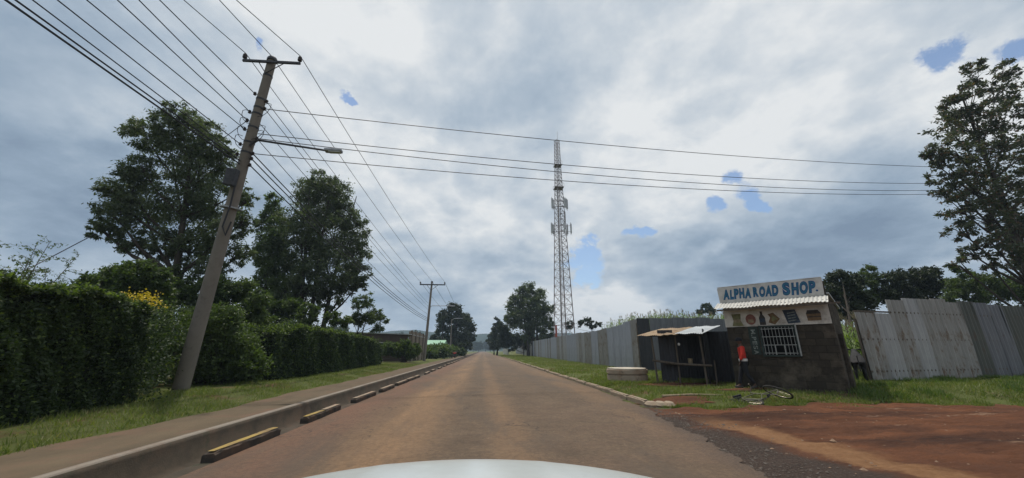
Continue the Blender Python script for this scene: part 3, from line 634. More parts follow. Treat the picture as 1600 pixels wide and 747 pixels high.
def bush(label, blobs, n, mat, seed, L=.10, W=.055, name='bush', cat='bush', stems=7, droop=.1, up=.2, group=None, rc=.25, base=None):
    g = np.random.default_rng(seed); c0 = np.mean([b[:2] for b in blobs], axis=0) if base is None else base
    z0 = float(zg(*c0[:2])) - .02; root = thing(name, label, cat, (c0[0], c0[1], z0), 0, group); o = np.array([c0[0], c0[1], z0])
    w = np.array([b[3] ** 2 for b in blobs]); w /= w.sum(); allp = []; m = MB()
    for b, ww in zip(blobs, w):
        c = np.array(b[:3]) - o; nc = max(4, int(n * ww / 18)); cc, pp = clump_pts(c, b[3], nc, 18, g, .9, rc); pp = pp[pp[:, 2] > .0]; allp.append(pp)
        for q_ in range(stems):
            a = Vector((g.normal(0, .12), g.normal(0, .12), 0)); t = Vector(cc[q_ % len(cc)]); t.z = max(t.z, .2)
            m.tube([a, a.lerp(t, .5) + Vector((g.normal(0, .1), g.normal(0, .1), .15)), t], [.022, .014, .005], 5)
    m.build('stems', MT['bark'], root); leaves('foliage', np.concatenate(allp), L, W, mat, root, droop, up, seed=seed)
    return root
def pb(lst, Y, s=0): return pxblobs(lst, Y, s, .3)
bush('dark leafy bush just right of the foot of the leaning pole', pb([(345, 500, 32), (320, 530, 28), (370, 540, 34), (350, 575, 30), (395, 570, 28)], 15.6, 1), 17000, MT['L_bush'], 31, .11, .06)
bush('rounded dark bush filling the gap behind the leaning pole', pb([(300, 500, 24), (285, 540, 26), (300, 580, 20)], 17.2, 2), 9000, MT['L_bush'], 32, .10, .055)
bush('shrub covered in yellow flowers on top of the near hedge', [(-9.15, 10.5, 1.7, .4), (-9.3, 10.7, 2.1, .35), (-9.0, 10.4, 2.3, .28)], 2500, MT['L_bush'], 33, .08, .045, 'flowering_shrub', 'shrub', base=(-9.15, 10.5))
o = [x for x in COL.objects if x.get('label', '').startswith('shrub covered')][0]; g = np.random.default_rng(5)
pts = np.concatenate([np.array(c) + g.normal(size=(170, 3)) * np.array([.20, .22, .10]) for c in ((.05, -.1, 2.36), (-.25, .1, 2.42), (.22, -.05, 2.38), (.15, 0, 2.55))]); leaves('flowers', pts, .055, .05, MT['L_yel'], o, 0, .3, seed=3)
bush('pale green bushy weeds in front of the block-walled building', pb([(608, 545, 12), (625, 548, 13), (643, 550, 12), (633, 538, 9), (650, 545, 8)], 43, 3), 9000, MT['L_bush'], 34, .22, .12)

# ------------------------------------------------------------------ trees
E_, T_, D_, Rd_, Fa_ = MT['L_euc'], MT['L_tree'], MT['L_dark'], MT['L_red'], MT['L_far']
make_tree('eucalyptus_tree', 'biggest tree on the left, tall and dark behind the leaning concrete pole', 'tree', (-15.6, 20, 0),
          pxblobs([(278, 178, 22), (262, 195, 26), (300, 200, 28), (225, 208, 26), (208, 200, 14), (330, 222, 28), (350, 250, 24), (270, 245, 42), (315, 265, 40), (220, 262, 26), (200, 290, 32), (175, 300, 20), (178, 335, 32), (160, 362, 20), (150, 350, 12),
                    (225, 330, 42), (285, 320, 45), (340, 315, 38), (375, 300, 20), (380, 345, 22), (345, 370, 34), (205, 375, 26), (255, 380, 30), (300, 385, 36), (375, 395, 22), (330, 420, 28), (275, 425, 24), (390, 310, 12)], 20, 4), 66000, .19, .062, E_, MT['bark'], .26, .75, 41, rc=.20)
make_tree('eucalyptus_tree', 'tall dense tree with a rounded top, right of the leaning pole', 'tree', (-13.6, 31, 0),
          pxblobs([(505, 288, 24), (485, 300, 24), (525, 300, 22), (500, 325, 38), (535, 335, 26), (555, 360, 22), (470, 350, 32), (515, 375, 40), (555, 395, 24), (562, 425, 20), (475, 400, 34), (520, 425, 36), (545, 440, 22), (485, 440, 30), (460, 460, 24), (515, 465, 20), (560, 445, 12)], 31, 5), 60000, .24, .085, E_, MT['bark'], .22, .7, 42, rc=.21, trunks=3)
make_tree('eucalyptus_tree', 'slimmer tree growing just left of the dense rounded one', 'tree', (-18.0, 32, 0),
          pxblobs([(428, 312, 12), (425, 335, 18), (412, 350, 15), (440, 355, 20), (425, 380, 24), (412, 400, 20), (440, 410, 26), (420, 435, 24), (448, 450, 26), (432, 470, 24)], 32, 6), 30000, .24, .085, T_, MT['bark'], .16, .5, 43, rc=.23)
make_tree('small_tree', 'small open-crowned tree between the tall trees and the block-walled building', 'tree', (-11.6, 36, 0),
          pxblobs([(560, 475, 12), (575, 470, 12), (590, 488, 10), (580, 497, 14), (565, 500, 14), (598, 500, 8), (553, 500, 11), (590, 512, 10)], 36, 7), 6500, .22, .09, T_, MT['bark'], .09, .4, 44, rc=.25, trunks=2)
make_tree('bushy_tree', 'low bushy tree under the big left tree, above the near hedge', 'tree', (-16, 16.5, 0),
          pxblobs([(150, 440, 20), (180, 435, 24), (215, 430, 26), (245, 440, 24), (130, 450, 14), (200, 460, 24), (245, 465, 24)], 16.5, 8), 22000, .13, .07, MT['L_bush'], MT['bark'], .09, .2, 45, rc=.22)
make_tree('bushy_tree', 'dark low tree directly behind the middle of the leaning pole', 'tree', (-13.4, 19, 0),
          pxblobs([(285, 455, 24), (320, 460, 26), (350, 455, 26), (380, 455, 24), (300, 485, 22), (345, 490, 26), (385, 490, 26), (400, 470, 20), (408, 500, 18)], 19, 9), 26000, .14, .075, T_, MT['bark'], .1, .3, 46, rc=.22)
make_tree('bushy_tree', 'light green low tree in front of the slim tree, above the long hedge', 'tree', (-15.0, 27, 0),
          pxblobs([(415, 470, 16), (430, 485, 18), (455, 480, 18), (480, 490, 18), (445, 500, 16), (405, 495, 14), (520, 497, 12), (540, 502, 10)], 27, 10), 16000, .17, .09, MT['L_bush'], MT['bark'], .08, .2, 47, rc=.24)
bush('dense dark undergrowth bush close behind the end of the near hedge', [(-9.9, 11.6, .8, 1.0), (-11.3, 13.2, 1.4, 1.0), (-10.8, 11.4, 1.9, 1.0), (-11.2, 13.2, 1.8, 1.1), (-9.9, 11.8, 1.8, .6)], 20000, MT['L_hedge'], 35, .09, .05)
bush('big dark bush beyond the foot of the leaning pole reaching the long hedge', [(-10.9, 15.4, 1.0, 1.1), (-11.2, 16.6, 1.9, 1.1), (-12.4, 15.0, 2.0, 1.2), (-9.9, 16.6, .9, .9), (-10.4, 17.4, 1.7, .9)], 20000, MT['L_bush'], 36, .10, .055)
for i_, (x_, y_, s_) in enumerate(((-13.5, 13.5, 1.0), (-15.5, 17.5, 1.2), (-12.2, 9.5, .95), (-14.5, 22.5, 1.2), (-13.0, 26.5, 1.1), (-13.4, 31.0, 1.1), (-13.5, 36.0, 1.1), (-17.5, 12.5, 1.2), (-20, 21, 1.5), (-17, 28, 1.4))):
    if i_ == 0: th = bush('dark thicket shrub behind the left hedges', [(x_, y_, 1.0, 1.3), (x_ - 1.2, y_ + .4, 1.7, 1.2), (x_ + .5, y_ + .9, 1.6, 1.2), (x_ - .3, y_ - .4, 2.3, .9)], 13000, MT['L_tree'], 37, .13, .07, group='thicket shrubs behind the left hedges')
    else: copy_thing(th, (x_, y_, .05), i_ * 1.7, s_)
# feathery shrub far left
def feather(label, X, Y, H, seed, n=9):
    root = thing('feathery_shrub', label, 'shrub', (X, Y, 0)); g = random.Random(seed); m = MB(); pts = []
    for i in range(n):
        a = g.uniform(0, 6.28); r = g.uniform(.2, 1.3); top = Vector((r * math.cos(a), r * math.sin(a), H * g.uniform(.72, 1))); st = Vector((g.uniform(-.1, .1), g.uniform(-.1, .1), 0))
        mid = st.lerp(top, .6) + Vector((0, 0, .2)); m.tube([st, mid, top], [.03, .016, .005], 5)
        for k in range(12):
            f = .45 + .55 * k / 11; b = mid.lerp(top, (f - .45) / .55) if f > .6 else st.lerp(mid, f / .6)
            d = Vector((g.gauss(0, 1), g.gauss(0, 1), .35)).normalized(); l = g.uniform(.35, .6); e = b + d * l + Vector((0, 0, -.06)); m.tube([b, b + d * l * .5 + Vector((0, 0, .03)), e], [.006, .004, .002], 4)
            for q in range(22):
                t = b.lerp(e, q / 21); pts.append(tuple(t + Vector((g.gauss(0, .025), g.gauss(0, .025), g.gauss(0, .02)))))
    m.build('branches', MT['bark_p'], root); leaves('foliage', np.array(pts), .075, .028, MT['L_bush'], root, 0, seed=seed)
feather('sparse feathery shrub rising above the hedge at the far left edge', -13.6, 11.5, 4.5, 1, 10)
feather('thin feathery shrub just right of the far left one above the hedge', -14.2, 13.5, 4.1, 2, 8)
# far down the road
bl = lambda l, Y, s: pxblobs(l, Y, s, .5)
make_tree('distant_tree', 'dark tree clump left of the road end, its taller left crown', 'tree', (-9.6, 100, 0), bl([(708, 486, 13), (695, 498, 13), (718, 500, 14), (690, 515, 10), (705, 520, 12), (722, 522, 11)], 100, 11), 12000, .55, .28, D_, MT['bark'], .3, .3, 48, rc=.24, trunks=3)
make_tree('distant_tree', 'dark tree clump left of the road end, its lower right crown', 'tree', (-5.9, 112, 0), bl([(727, 500, 10), (733, 512, 10), (735, 526, 8), (728, 534, 8), (718, 536, 8)], 112, 12), 8000, .55, .28, D_, MT['bark'], .3, .3, 49, rc=.24, trunks=2)
make_tree('distant_tree', 'tall rounded tree to the left of the lattice mast', 'tree', (10.9, 85, 0), bl([(826, 452, 13), (812, 462, 13), (842, 465, 14), (803, 478, 15), (828, 480, 20), (852, 484, 14), (812, 500, 17), (840, 504, 18), (858, 506, 10), (800, 498, 12), (825, 520, 14)], 85, 13), 26000, .48, .2, E_, MT['bark'], .3, .5, 50, rc=.24, trunks=3)
make_tree('distant_tree', 'pointed conifer right of the road end', 'tree', (4.0, 110, 0), bl([(777, 498, 4), (777, 508, 7), (775, 518, 8), (777, 530, 9), (788, 520, 8), (776, 540, 8), (790, 534, 9)], 110, 14), 9000, .5, .25, D_, MT['bark'], .25, .3, 51, rc=.25)
make_tree('distant_tree', 'lowest tree at the right road end beside the conifer', 'tree', (3.4, 125, 0), bl([(769, 524, 6), (766, 534, 6), (770, 542, 5)], 125, 15), 3500, .5, .25, D_, MT['bark'], .2, .3, 52, rc=.25)
make_tree('distant_shrubbery', 'dark low shrubbery filling under the rounded tree at the far right', 'shrub', (9.5, 90, 0), bl([(795, 528, 9), (808, 530, 10), (820, 534, 10), (834, 534, 10), (848, 530, 10), (860, 526, 8), (788, 538, 7), (800, 542, 7), (782, 530, 8), (790, 515, 9), (783, 510, 7)], 92, 23), 12000, .45, .22, D_, MT['bark'], .12, .1, 63, rc=.28)
make_tree('distant_shrubbery', 'dark low shrubbery under the tree clump left of the road end', 'shrub', (-9.5, 104, 0), bl([(685, 534, 8), (696, 538, 8), (708, 540, 8), (720, 541, 7), (732, 541, 6), (678, 528, 6)], 104, 24), 8000, .45, .22, D_, MT['bark'], .12, .1, 64, rc=.28)
src = make_tree('distant_tree', 'dark tree in the far belt closing the view', 'tree', (-40, 230, 0), [(-40, 230, 8, 4), (-43, 231, 6, 3.2), (-37, 229, 6, 3.4), (-41, 232, 10, 2.6), (-38, 228, 9, 2.5), (-45, 230, 4.5, 2.5), (-35, 231, 4, 2.6)], 5000, .9, .5, Fa_, MT['bark'], .35, .2, 53, rc=.28)
GB = 'trees in the far belt beyond the road end'; src['group'] = GB; g = random.Random(8)
spots = [(-70, 190, 1.1), (-22, 260, .8), (-14, 320, 1.0), (-5, 420, .9), (8, 430, 1.0), (22, 380, 1.0), (3, 520, 1.1), (-12, 470, 1.0), (35, 300, 1.0), (-95, 210, 1.2), (-30, 300, 1.0), (48, 330, .9), (-18, 180, .6), (-55, 250, 1.0), (-120, 230, 1.2), (75, 260, .7), (92, 270, .7), (14, 500, 1.1)]
for x, y, s in spots: copy_thing(src, (x, y, float(zg(x, y)) - .2), g.uniform(0, 6), s, 'dark tree in the far belt closing the view')
# behind the shop and the right-hand fence
make_tree('dark_tree', 'broad dark tree rising directly behind the right end of the shop', 'tree', (21.5, 21, 0), pxblobs([(1310, 440, 18), (1325, 455, 20), (1300, 460, 18), (1338, 440, 14), (1318, 480, 22), (1345, 475, 18), (1300, 490, 14)], 24, 16), 26000, .16, .09, D_, MT['bark'], .16, .2, 54, rc=.2)
make_tree('slender_tree', 'slender open tree standing up between the two broad dark ones', 'tree', (26.5, 27, 0), pxblobs([(1358, 422, 9), (1350, 432, 9), (1366, 434, 10), (1357, 446, 12), (1362, 462, 12), (1352, 470, 10)], 27, 17), 7000, .16, .07, T_, MT['bark'], .08, .2, 55, rc=.28)
make_tree('dark_tree', 'wide dark rounded tree above the leaning sheet fence', 'tree', (31, 27, 0), pxblobs([(1395, 440, 16), (1415, 438, 18), (1438, 432, 16), (1455, 428, 12), (1450, 450, 18), (1380, 460, 18), (1410, 462, 20), (1440, 465, 18), (1468, 445, 12)], 27, 18), 26000, .18, .10, D_, MT['bark'], .2, .2, 56, rc=.2)
make_tree('bushy_tree', 'olive green bushy tree at the foot of the tall right tree', 'tree', (36, 25, 0), pxblobs([(1495, 450, 16), (1515, 440, 18), (1540, 445, 18), (1485, 465, 14), (1520, 465, 18), (1555, 460, 18), (1585, 450, 20), (1610, 460, 22), (1500, 425, 10)], 25, 19), 20000, .17, .09, T_, MT['bark'], .12, .2, 57, rc=.25)
make_tree('tall_tree', 'tall wind-swept tree with reddish tips at the right edge', 'tree', (34.0, 20.5, 0),
          pxblobs([(1530, 100, 12), (1520, 118, 18), (1572, 105, 14), (1580, 125, 16), (1505, 145, 20), (1555, 150, 24), (1490, 170, 20), (1482, 200, 26), (1525, 190, 32), (1570, 185, 26), (1462, 243, 16), (1448, 245, 8), (1492, 235, 28), (1540, 240, 36), (1590, 235, 26), (1478, 280, 24), (1515, 290, 32), (1565, 295, 34), (1605, 290, 30), (1495, 325, 22), (1540, 335, 30),
                    (1585, 345, 28), (1620, 350, 30), (1500, 360, 18), (1550, 380, 24), (1515, 395, 18), (1590, 395, 22), (1500, 415, 12), (1545, 412, 16), (1640, 260, 34), (1630, 200, 22), (1620, 400, 26)], 20.5, 20), 34000, .24, .10, Rd_, MT['bark'], .26, .3, 58, rc=.19)
make_tree('distant_tree', 'small round tree on the skyline just left of the shop sign', 'tree', (44, 78, 4.2), bl([(1104, 482, 8), (1095, 486, 6), (1112, 487, 7)], 78, 21), 2500, .4, .22, D_, MT['bark'], .12, .1, 59)
make_tree('distant_tree', 'low dark tree on the skyline right of the lattice mast', 'tree', (27, 90, 3), bl([(918, 503, 7), (908, 505, 6), (926, 508, 6), (890, 508, 7), (935, 507, 5)], 90, 22), 3500, .4, .22, D_, MT['bark'], .12, .1, 60)

# ------------------------------------------------------------------ maize beyond the fences
def maize(name, pos, seed, lab=None, kind=None):
    g = np.random.default_rng(seed); V = []; Fq = []; TV = []
    st = MB(); tv = MB()
    for (x, y, z) in pos:
        h = g.uniform(1.9, 2.6); 
        st.tube([(x, y, z), (x + g.normal(0, .03), y, z + h)], [.018, .008], 4, False)
        for k in range(9):
            a = g.uniform(0, 6.28); zz = z + h * (.2 + .08 * k); l = g.uniform(.55, .85); d = np.array([math.cos(a), math.sin(a)]); s = np.array([-d[1], d[0]]) * .045; b = len(V)
            for (f, up, w) in ((0, 0, .5), (.35, .22, 1), (.7, .2, .9), (1, -.08, .1)):
                V.append((x + d[0] * l * f + s[0] * w, y + d[1] * l * f + s[1] * w, zz + up)); V.append((x + d[0] * l * f - s[0] * w, y + d[1] * l * f - s[1] * w, zz + up))
            for i in range(3): Fq.append((b + 2 * i, b + 2 * i + 1, b + 2 * i + 3, b + 2 * i + 2))
        for k in range(5):
            a = g.uniform(0, 6.28); r = g.uniform(.05, .16); tv.tube([(x, y, z + h - .03), (x + r * math.cos(a), y + r * math.sin(a), z + h + .28)], [.014, .008], 3, False)
    root = thing(name, lab, 'maize', (0, 0, 0)); root['kind'] = kind
    np_mesh('leaves', V, Fq, MT['L_maize'], root); st.build('stalks', MT['stem'], root); tv.build('tassels', MT['tassel'], root)
    return root
g = np.random.default_rng(2); pos = []
while len(pos) < 1500:
    y = g.uniform(28, 75); x = g.uniform(.20 * y + 8.5, .9 * y + 5)
    if x < 14: continue
    pos.append((x, y, float(zg(x, y))))
maize('maize_field', pos, 3, 'maize crop with pale tassels showing over the sheet fences', 'stuff')
pos = [(x, y, float(zg(x, y))) for x, y in [(g.uniform(14.2, 21), g.uniform(15.6, 21)) for _ in range(130)] if y > .6 * x + 5.6]
maize('maize_patch', pos, 4, 'bright maize leaves in the gap between the shop and the leaning fence', 'stuff')

# ------------------------------------------------------------------ grass
def grass(name, label, fn, n, h, w, mat, seed):
    g = np.random.default_rng(seed); p = fn(g, n); n = len(p); z = zg(p[:, 0], p[:, 1]) - .01
    a = g.uniform(0, 6.28, n); hh = h * g.uniform(.35, 1.25, n); ww = w * g.uniform(.6, 1.3, n); b = np.stack([p[:, 0], p[:, 1], z], -1)
    s = np.stack([np.cos(a), np.sin(a), 0 * a], -1) * ww[:, None] * .5; ln = np.stack([g.normal(0, .45, n), g.normal(0, .45, n), np.ones(n)], -1) * hh[:, None]
    V = np.stack([b - s, b + s, b + ln], 1).reshape(-1, 3)
    return tag(np_mesh(name, V, np.arange(3 * n).reshape(-1, 3), mat), label, 'grass', None, 'stuff')
def clumpy(p, g, thr, sc=1.0):
    v = np.sin(p[:, 0] * 1.7 * sc + 1) * np.sin(p[:, 1] * 1.3 * sc + 2) + .6 * np.sin(p[:, 0] * 4.1 * sc + p[:, 1] * 3.3 * sc) + .5 * np.sin(p[:, 1] * 7.9 * sc - p[:, 0] * 5.7 * sc)
    return p[v + g.normal(0, .5, len(p)) > thr]
def left_strip(g, n):
    y = 1.5 + 38 * g.uniform(0, 1, n) ** 1.7; x = g.uniform(-9.6, -6.0 + .1 * np.sin(y * .8), n); p = np.stack([x, y], -1); return clumpy(p, g, -.35)
def right_verge(g, n):
    x = 4.3 + 30 * g.uniform(0, 1, n) ** 1.15; y = np.array([9.35 + .25 * math.sin(q * .9) + .12 * math.sin(q * 3.1) for q in x]) + 8 * g.uniform(0, 1, n) ** 1.3
    p = np.stack([x, y], -1); k = np.ones(n, bool)
    for (a, b, c, d) in BARE: k &= ((x - a) / c) ** 2 + ((y - b) / d) ** 2 > g.uniform(.30, 1.15, n)
    return clumpy(p[k], g, -.75)
def long_verge(g, n):
    y = 14 + 90 * g.uniform(0, 1, n) ** 2; x = g.uniform(4.25, 10.2, n); return clumpy(np.stack([x, y], -1), g, -.5, .5)
grass('verge_grass', 'short grass strip between the footpath and the left hedges', left_strip, 60000, .10, .016, MT['L_grass'], 1)
grass('verge_grass', 'tufted grass bank in front of the shop and the leaning fence', right_verge, 120000, .085, .020, MT['L_grass'], 2)
grass('verge_grass', 'long grass verge between the right kerb and the blue-grey fence', long_verge, 50000, .11, .035, MT['L_grass'], 3)
def dirt_edge(g, n):
    x = 4.4 + 22 * g.uniform(0, 1, n); y = np.array([dtop(q) for q in x]) + .05 - np.abs(g.normal(0, .22, n)) * (np.sin(x * 2.3) + np.sin(x * 5.1) > .2); return np.stack([x, y], -1)
grass('weed_tufts', 'sparse weeds straggling on to the edge of the red dirt', dirt_edge, 6000, .07, .016, MT['L_grass'], 7)
def tufts(g, n):
    c = np.stack([8.5 + 22 * g.uniform(0, 1, 110), 9.7 + 6.0 * g.uniform(0, 1, 110)], -1); i = g.integers(0, 110, n); return c[i] + g.normal(0, .22, (n, 2))
grass('weed_tufts', 'taller dark green weeds along the foot of the leaning fence', tufts, 22000, .17, .028, MT['L_bluegreen'], 4)

def stones(name, label, pts, size, mat, seed):
    g = np.random.default_rng(seed); n = len(pts); base = np.array([(1, 0, 0), (.3, .95, 0), (-.8, .6, 0), (-.8, -.6, 0), (.3, -.95, 0), (0, 0, .8)]) 
    F5 = np.array([(0, 1, 5), (1, 2, 5), (2, 3, 5), (3, 4, 5), (4, 0, 5)]); a = g.uniform(0, 6.28, n); sc = size * g.lognormal(0, .55, n); z = zg(pts[:, 0], pts[:, 1]) + .004
    b = base[None] * (1 + .25 * g.uniform(-1, 1, (n, 6, 3))) * sc[:, None, None] * np.array([1, .8, .7]); c, s_ = np.cos(a)[:, None], np.sin(a)[:, None]
    V = np.stack([b[:, :, 0] * c - b[:, :, 1] * s_ + pts[:, 0:1], b[:, :, 0] * s_ + b[:, :, 1] * c + pts[:, 1:2], b[:, :, 2] + z[:, None]], -1)
    return tag(np_mesh(name, V.reshape(-1, 3), (F5[None] + 6 * np.arange(n)[:, None, None]).reshape(-1, 3), mat), label, 'gravel', None, 'stuff')
g = np.random.default_rng(31); n = 5200; y = g.uniform(3, 9.6, n); x = np.interp(y, [4, 9.5], [3.1, 3.85]) + np.abs(g.normal(0, .55, n)) - .12
stones('loose_gravel', 'loose dark gravel along the broken right edge of the asphalt', np.stack([x, y], -1), .0065, MT['chips'], 1)
n = 1800; x = g.uniform(4, 24, n); y = 9.4 - 6.5 * g.uniform(0, 1, n) ** .8; stones('loose_stones', 'scattered pale stones on the red dirt road', np.stack([x, y], -1), .0115, MT['clods'], 2)
n = 1500; y = 3 + 40 * g.uniform(0, 1, n) ** 1.6; x = -3.15 + np.abs(g.normal(0, .28, n)); stones('kerb_grit', 'grit and crumbs of earth along the left kerb line', np.stack([x, y], -1), .013, MT['dirt'], 3)

# ------------------------------------------------------------------ corrugated sheet fences
def corr_sheet(width, h, mat, parent, loc, rz, tilt=0, pitch=.10, amp=.016, name='sheet', thick=0):
    n = max(2, int(width / pitch)) * 4; V = []; xs_ = [width * i / n for i in range(n + 1)]
    for i, x in enumerate(xs_):
        y = amp * (0, 1, 1, 0)[i % 4] * 1.6
        for z in (0, h * .5, h): V.append((x + tilt * z, y + .01 * math.sin(z * 2 + x * 3), z))
    idx = np.arange(len(V)).reshape(-1, 3); o = np_mesh(name, V, np.stack([idx[:-1, :-1], idx[1:, :-1], idx[1:, 1:], idx[:-1, 1:]], -1).reshape(-1, 4), mat, parent)
    o.location = loc; o.rotation_euler = (0, 0, rz); return o
def fence_run(name, label, a, b, hts, mats, seed, wid=(.75, .95), grow=1.0, tiltj=.012, pitch=.10, amp=.016, topj=.04, late=None):
    a = Vector(a); b = Vector(b); d = b - a; Ltot = d.length; ang = math.atan2(d.y, d.x); g = random.Random(seed); root = thing(name, label, 'fence', (a.x, a.y, 0), ang)
    x = 0.0; k = 0; sc = 1.0; p = MB()
    while x < Ltot - .2:
        w = min(g.uniform(*wid) * sc, Ltot - x); f = x / Ltot; h = np.interp(f, [q[0] for q in hts], [q[1] for q in hts]) + g.uniform(-topj, topj)
        wp = a + d * f; z0 = float(zg(wp.x, wp.y)) - .08
        corr_sheet(w + .03, h + .08, g.choice(late if late and f > .36 else mats), root, (x, g.uniform(-.012, .012), z0), 0, g.uniform(-tiltj, tiltj), pitch, amp)
        if k % 3 == 0: p.box((x, .09, z0 + h * .47), (.07, .07, h * .93))
        x += w; sc *= grow; k += 1
    for zz in (.5, 1.6, 2.6): p.box((Ltot / 2, .06, zz + .1), (Ltot, .04, .06))
    p.build('timber_frame', MT['wood'], root); return root
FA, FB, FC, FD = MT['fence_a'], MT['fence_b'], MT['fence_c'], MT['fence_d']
C0 = G(1003, 580, .16); C0 = Vector((C0.x, C0.y, 0))
def towards(y0, px, yt, Y):  # helper for heights
    return P(px, yt, Y).z
FE = Vector((12.6, 150, 0))
fence_run('sheet_fence', 'long blue-grey corrugated sheet fence running away along the right verge', FE, C0, [(0, 3.3), (.5, 3.1), (.85, 2.85), (.955, 2.75), (.985, 3.0), (1, 3.05)], [FA, FA, FB, FA, FB, FA, MT['fence_d']], 3, (1.0, 1.5), 1.0, pitch=.17, amp=.03)
C1 = C0 + Vector((9.5, 1.2, 0))
fence_run('sheet_fence', 'shaded end of the sheet fence turning away behind the roadside stall', C0, C1, [(0, 3.05), (.5, 2.95), (1, 2.8)], [FC, FC, FC, MT['fence_k']], 4)  # darkest sheets have the shade painted into their colour
RA = G(1366, 596, .28); RB = G(1600, 589, .28); RA.z = RB.z = 0; dR = (RB - RA).normalized()
hA = P(1337, 488, RA.y).z - .28; hB = P(1430, 465, RA.y + .1).z - .28; LR = (RB - RA).length
fence_run('leaning_sheet_fence', 'tall shiny corrugated sheet fence right of the shop, its first sheets lower', RA, RA + dR * (LR * 1.75), [(0, hA - .05), (.085, hA), (.09, hB), (.2, hB + .08), (.5, hB), (1, hB)], [FB, FB, MT['fence_d'], FB, FC], 6, (.8, 1.0), tiltj=.02, pitch=.20, amp=.045, topj=.07, late=[FC, MT['fence_g'], MT['fence_g'], MT['fence_g']])  # later sheets darker: shade and reflection put into their colour

# ------------------------------------------------------------------ shop
ZS = .24
SL = G(1150, 601, ZS)
dl = ray(1127, 450); rr = math.hypot(SL.x, SL.y); ztop = EYE + dl[2] * rr / math.hypot(dl[0], dl[1])
d = ray(1281, 434); t = (ztop - EYE) / d[2]; SR = Vector((d[0] * t, d[1] * t, ZS))
sv = (SR - SL); sv.z = 0; SW = sv.length + .05; sang = math.atan2(sv.y, sv.x)
sang = max(sang, R(-50)); SH = ztop - ZS
shop = thing('stone_shop', 'small dark stone-block roadside shop with a hand-painted white name board', 'shop', (SL.x, SL.y, ZS), sang)
# local frame: x along the front (left to right), y into the building, z up
W1, W2, WZ0, WZ1 = SW * .34, SW * .67, .93, 1.78; BZ0, BZ1 = 1.82, 2.53; DEP = 2.8
m = MB()
m.box((W1 / 2, .1, BZ0 / 2 - .15), (W1, .2, BZ0 + .3)); m.box(((W2 + SW) / 2, .1, BZ0 / 2 - .15), (SW - W2, .2, BZ0 + .3))
m.box(((W1 + W2) / 2, .1, (WZ0 - .3) / 2), (W2 - W1, .2, WZ0 + .3)); m.box(((W1 + W2) / 2, .1, (WZ1 + BZ0) / 2), (W2 - W1, .2, BZ0 - WZ1))
m.box((SW / 2, .12, (BZ0 + SH - .1) / 2), (SW, .16, SH - .1 - BZ0))
m.box((.1, DEP / 2 + .2, 1.15), (.2, DEP, 2.9)); m.box((SW - .102, DEP / 2 + .2, 1.2), (.2, DEP, 3.0)); m.box((SW / 2, DEP + .2, 1.1), (SW - .3, .2, 2.8))
m.build('stone_walls', MT['block'], shop, bevel=.01)
# stepped rubble buttress on the right-hand wall
m = MB(); m.box((SW + .05, .9, .65), (.10, .4, 1.8)); m.build('wall_pier', MT['block'], shop, bevel=.02)
# cream band with painted goods
m = MB(); m.box((SW * .5 - .02, -.015, (BZ0 + BZ1) / 2), (SW * 1.0, .026, BZ1 - BZ0)); bnd = m.build('painted_band', MT['banner'], shop)
def paint(name, poly, mat, y=-.031, par=shop): m = MB(); m.prism(poly, y - .004, y); return m.build(name, mat, par)
def ell(cx, cz, rx, rz, n=18, a0=0, a1=6.2832): return [(cx + rx * math.cos(a0 + (a1 - a0) * i / n), cz + rz * math.sin(a0 + (a1 - a0) * i / n)) for i in range(n if a1 - a0 > 6 else n + 1)]
sx = SW; zb = BZ0
paint('painted_sack', [(sx * .07, zb + .03), (sx * .19, zb + .02), (sx * .165, zb + .2), (sx * .175, zb + .42), (sx * .075, zb + .42), (sx * .09, zb + .2)], MT['olive'])
paint('painted_sack_band', [(sx * .095, zb + .14), (sx * .165, zb + .14), (sx * .165, zb + .24), (sx * .095, zb + .24)], MT['tan'], -.037)
paint('painted_basin', ell(sx * .27, zb + .22, sx * .052, .17), MT['red_d']); paint('painted_basin_label', [(sx * .24, zb + .12), (sx * .30, zb + .12), (sx * .295, zb + .22), (sx * .245, zb + .22)], MT['tan'], -.037)
paint('painted_bottle', [(sx * .355, zb + .03), (sx * .415, zb + .03), (sx * .415, zb + .26), (sx * .395, zb + .36), (sx * .395, zb + .46), (sx * .372, zb + .46), (sx * .372, zb + .36), (sx * .355, zb + .26)], MT['char'])
paint('painted_bottle_label', [(sx * .362, zb + .12), (sx * .408, zb + .12), (sx * .408, zb + .24), (sx * .362, zb + .24)], MT['navy'], -.037)
paint('painted_loaf', [(sx * .44, zb + .10), (sx * .50, zb + .03), (sx * .555, zb + .20), (sx * .50, zb + .40), (sx * .445, zb + .36), (sx * .465, zb + .25)], MT['brown']); paint('painted_loaf_slice', [(sx * .475, zb + .12), (sx * .535, zb + .2), (sx * .485, zb + .33)], MT['olive'], -.037)
paint('painted_packet', [(sx * .62, zb + .04), (sx * .735, zb + .06), (sx * .705, zb + .46), (sx * .59, zb + .46)], MT['navy'])
for k in range(4): paint('painted_packet_stripe', [(sx * .63, zb + .10 + .08 * k), (sx * .70, zb + .13 + .08 * k), (sx * .70, zb + .155 + .08 * k), (sx * .63, zb + .125 + .08 * k)], MT['letter'], -.037)
paint('painted_tin', [(sx * .80, zb + .10), (sx * .915, zb + .10), (sx * .92, zb + .32), (sx * .90, zb + .40), (sx * .81, zb + .40), (sx * .795, zb + .32)], MT['brown']); paint('painted_tin_rim', [(sx * .795, zb + .30), (sx * .92, zb + .30), (sx * .90, zb + .41), (sx * .81, zb + .41)], MT['char'], -.037)
paint('painted_tin_stripe', [(sx * .80, zb + .20), (sx * .918, zb + .20), (sx * .918, zb + .225), (sx * .80, zb + .225)], MT['char'], -.037)
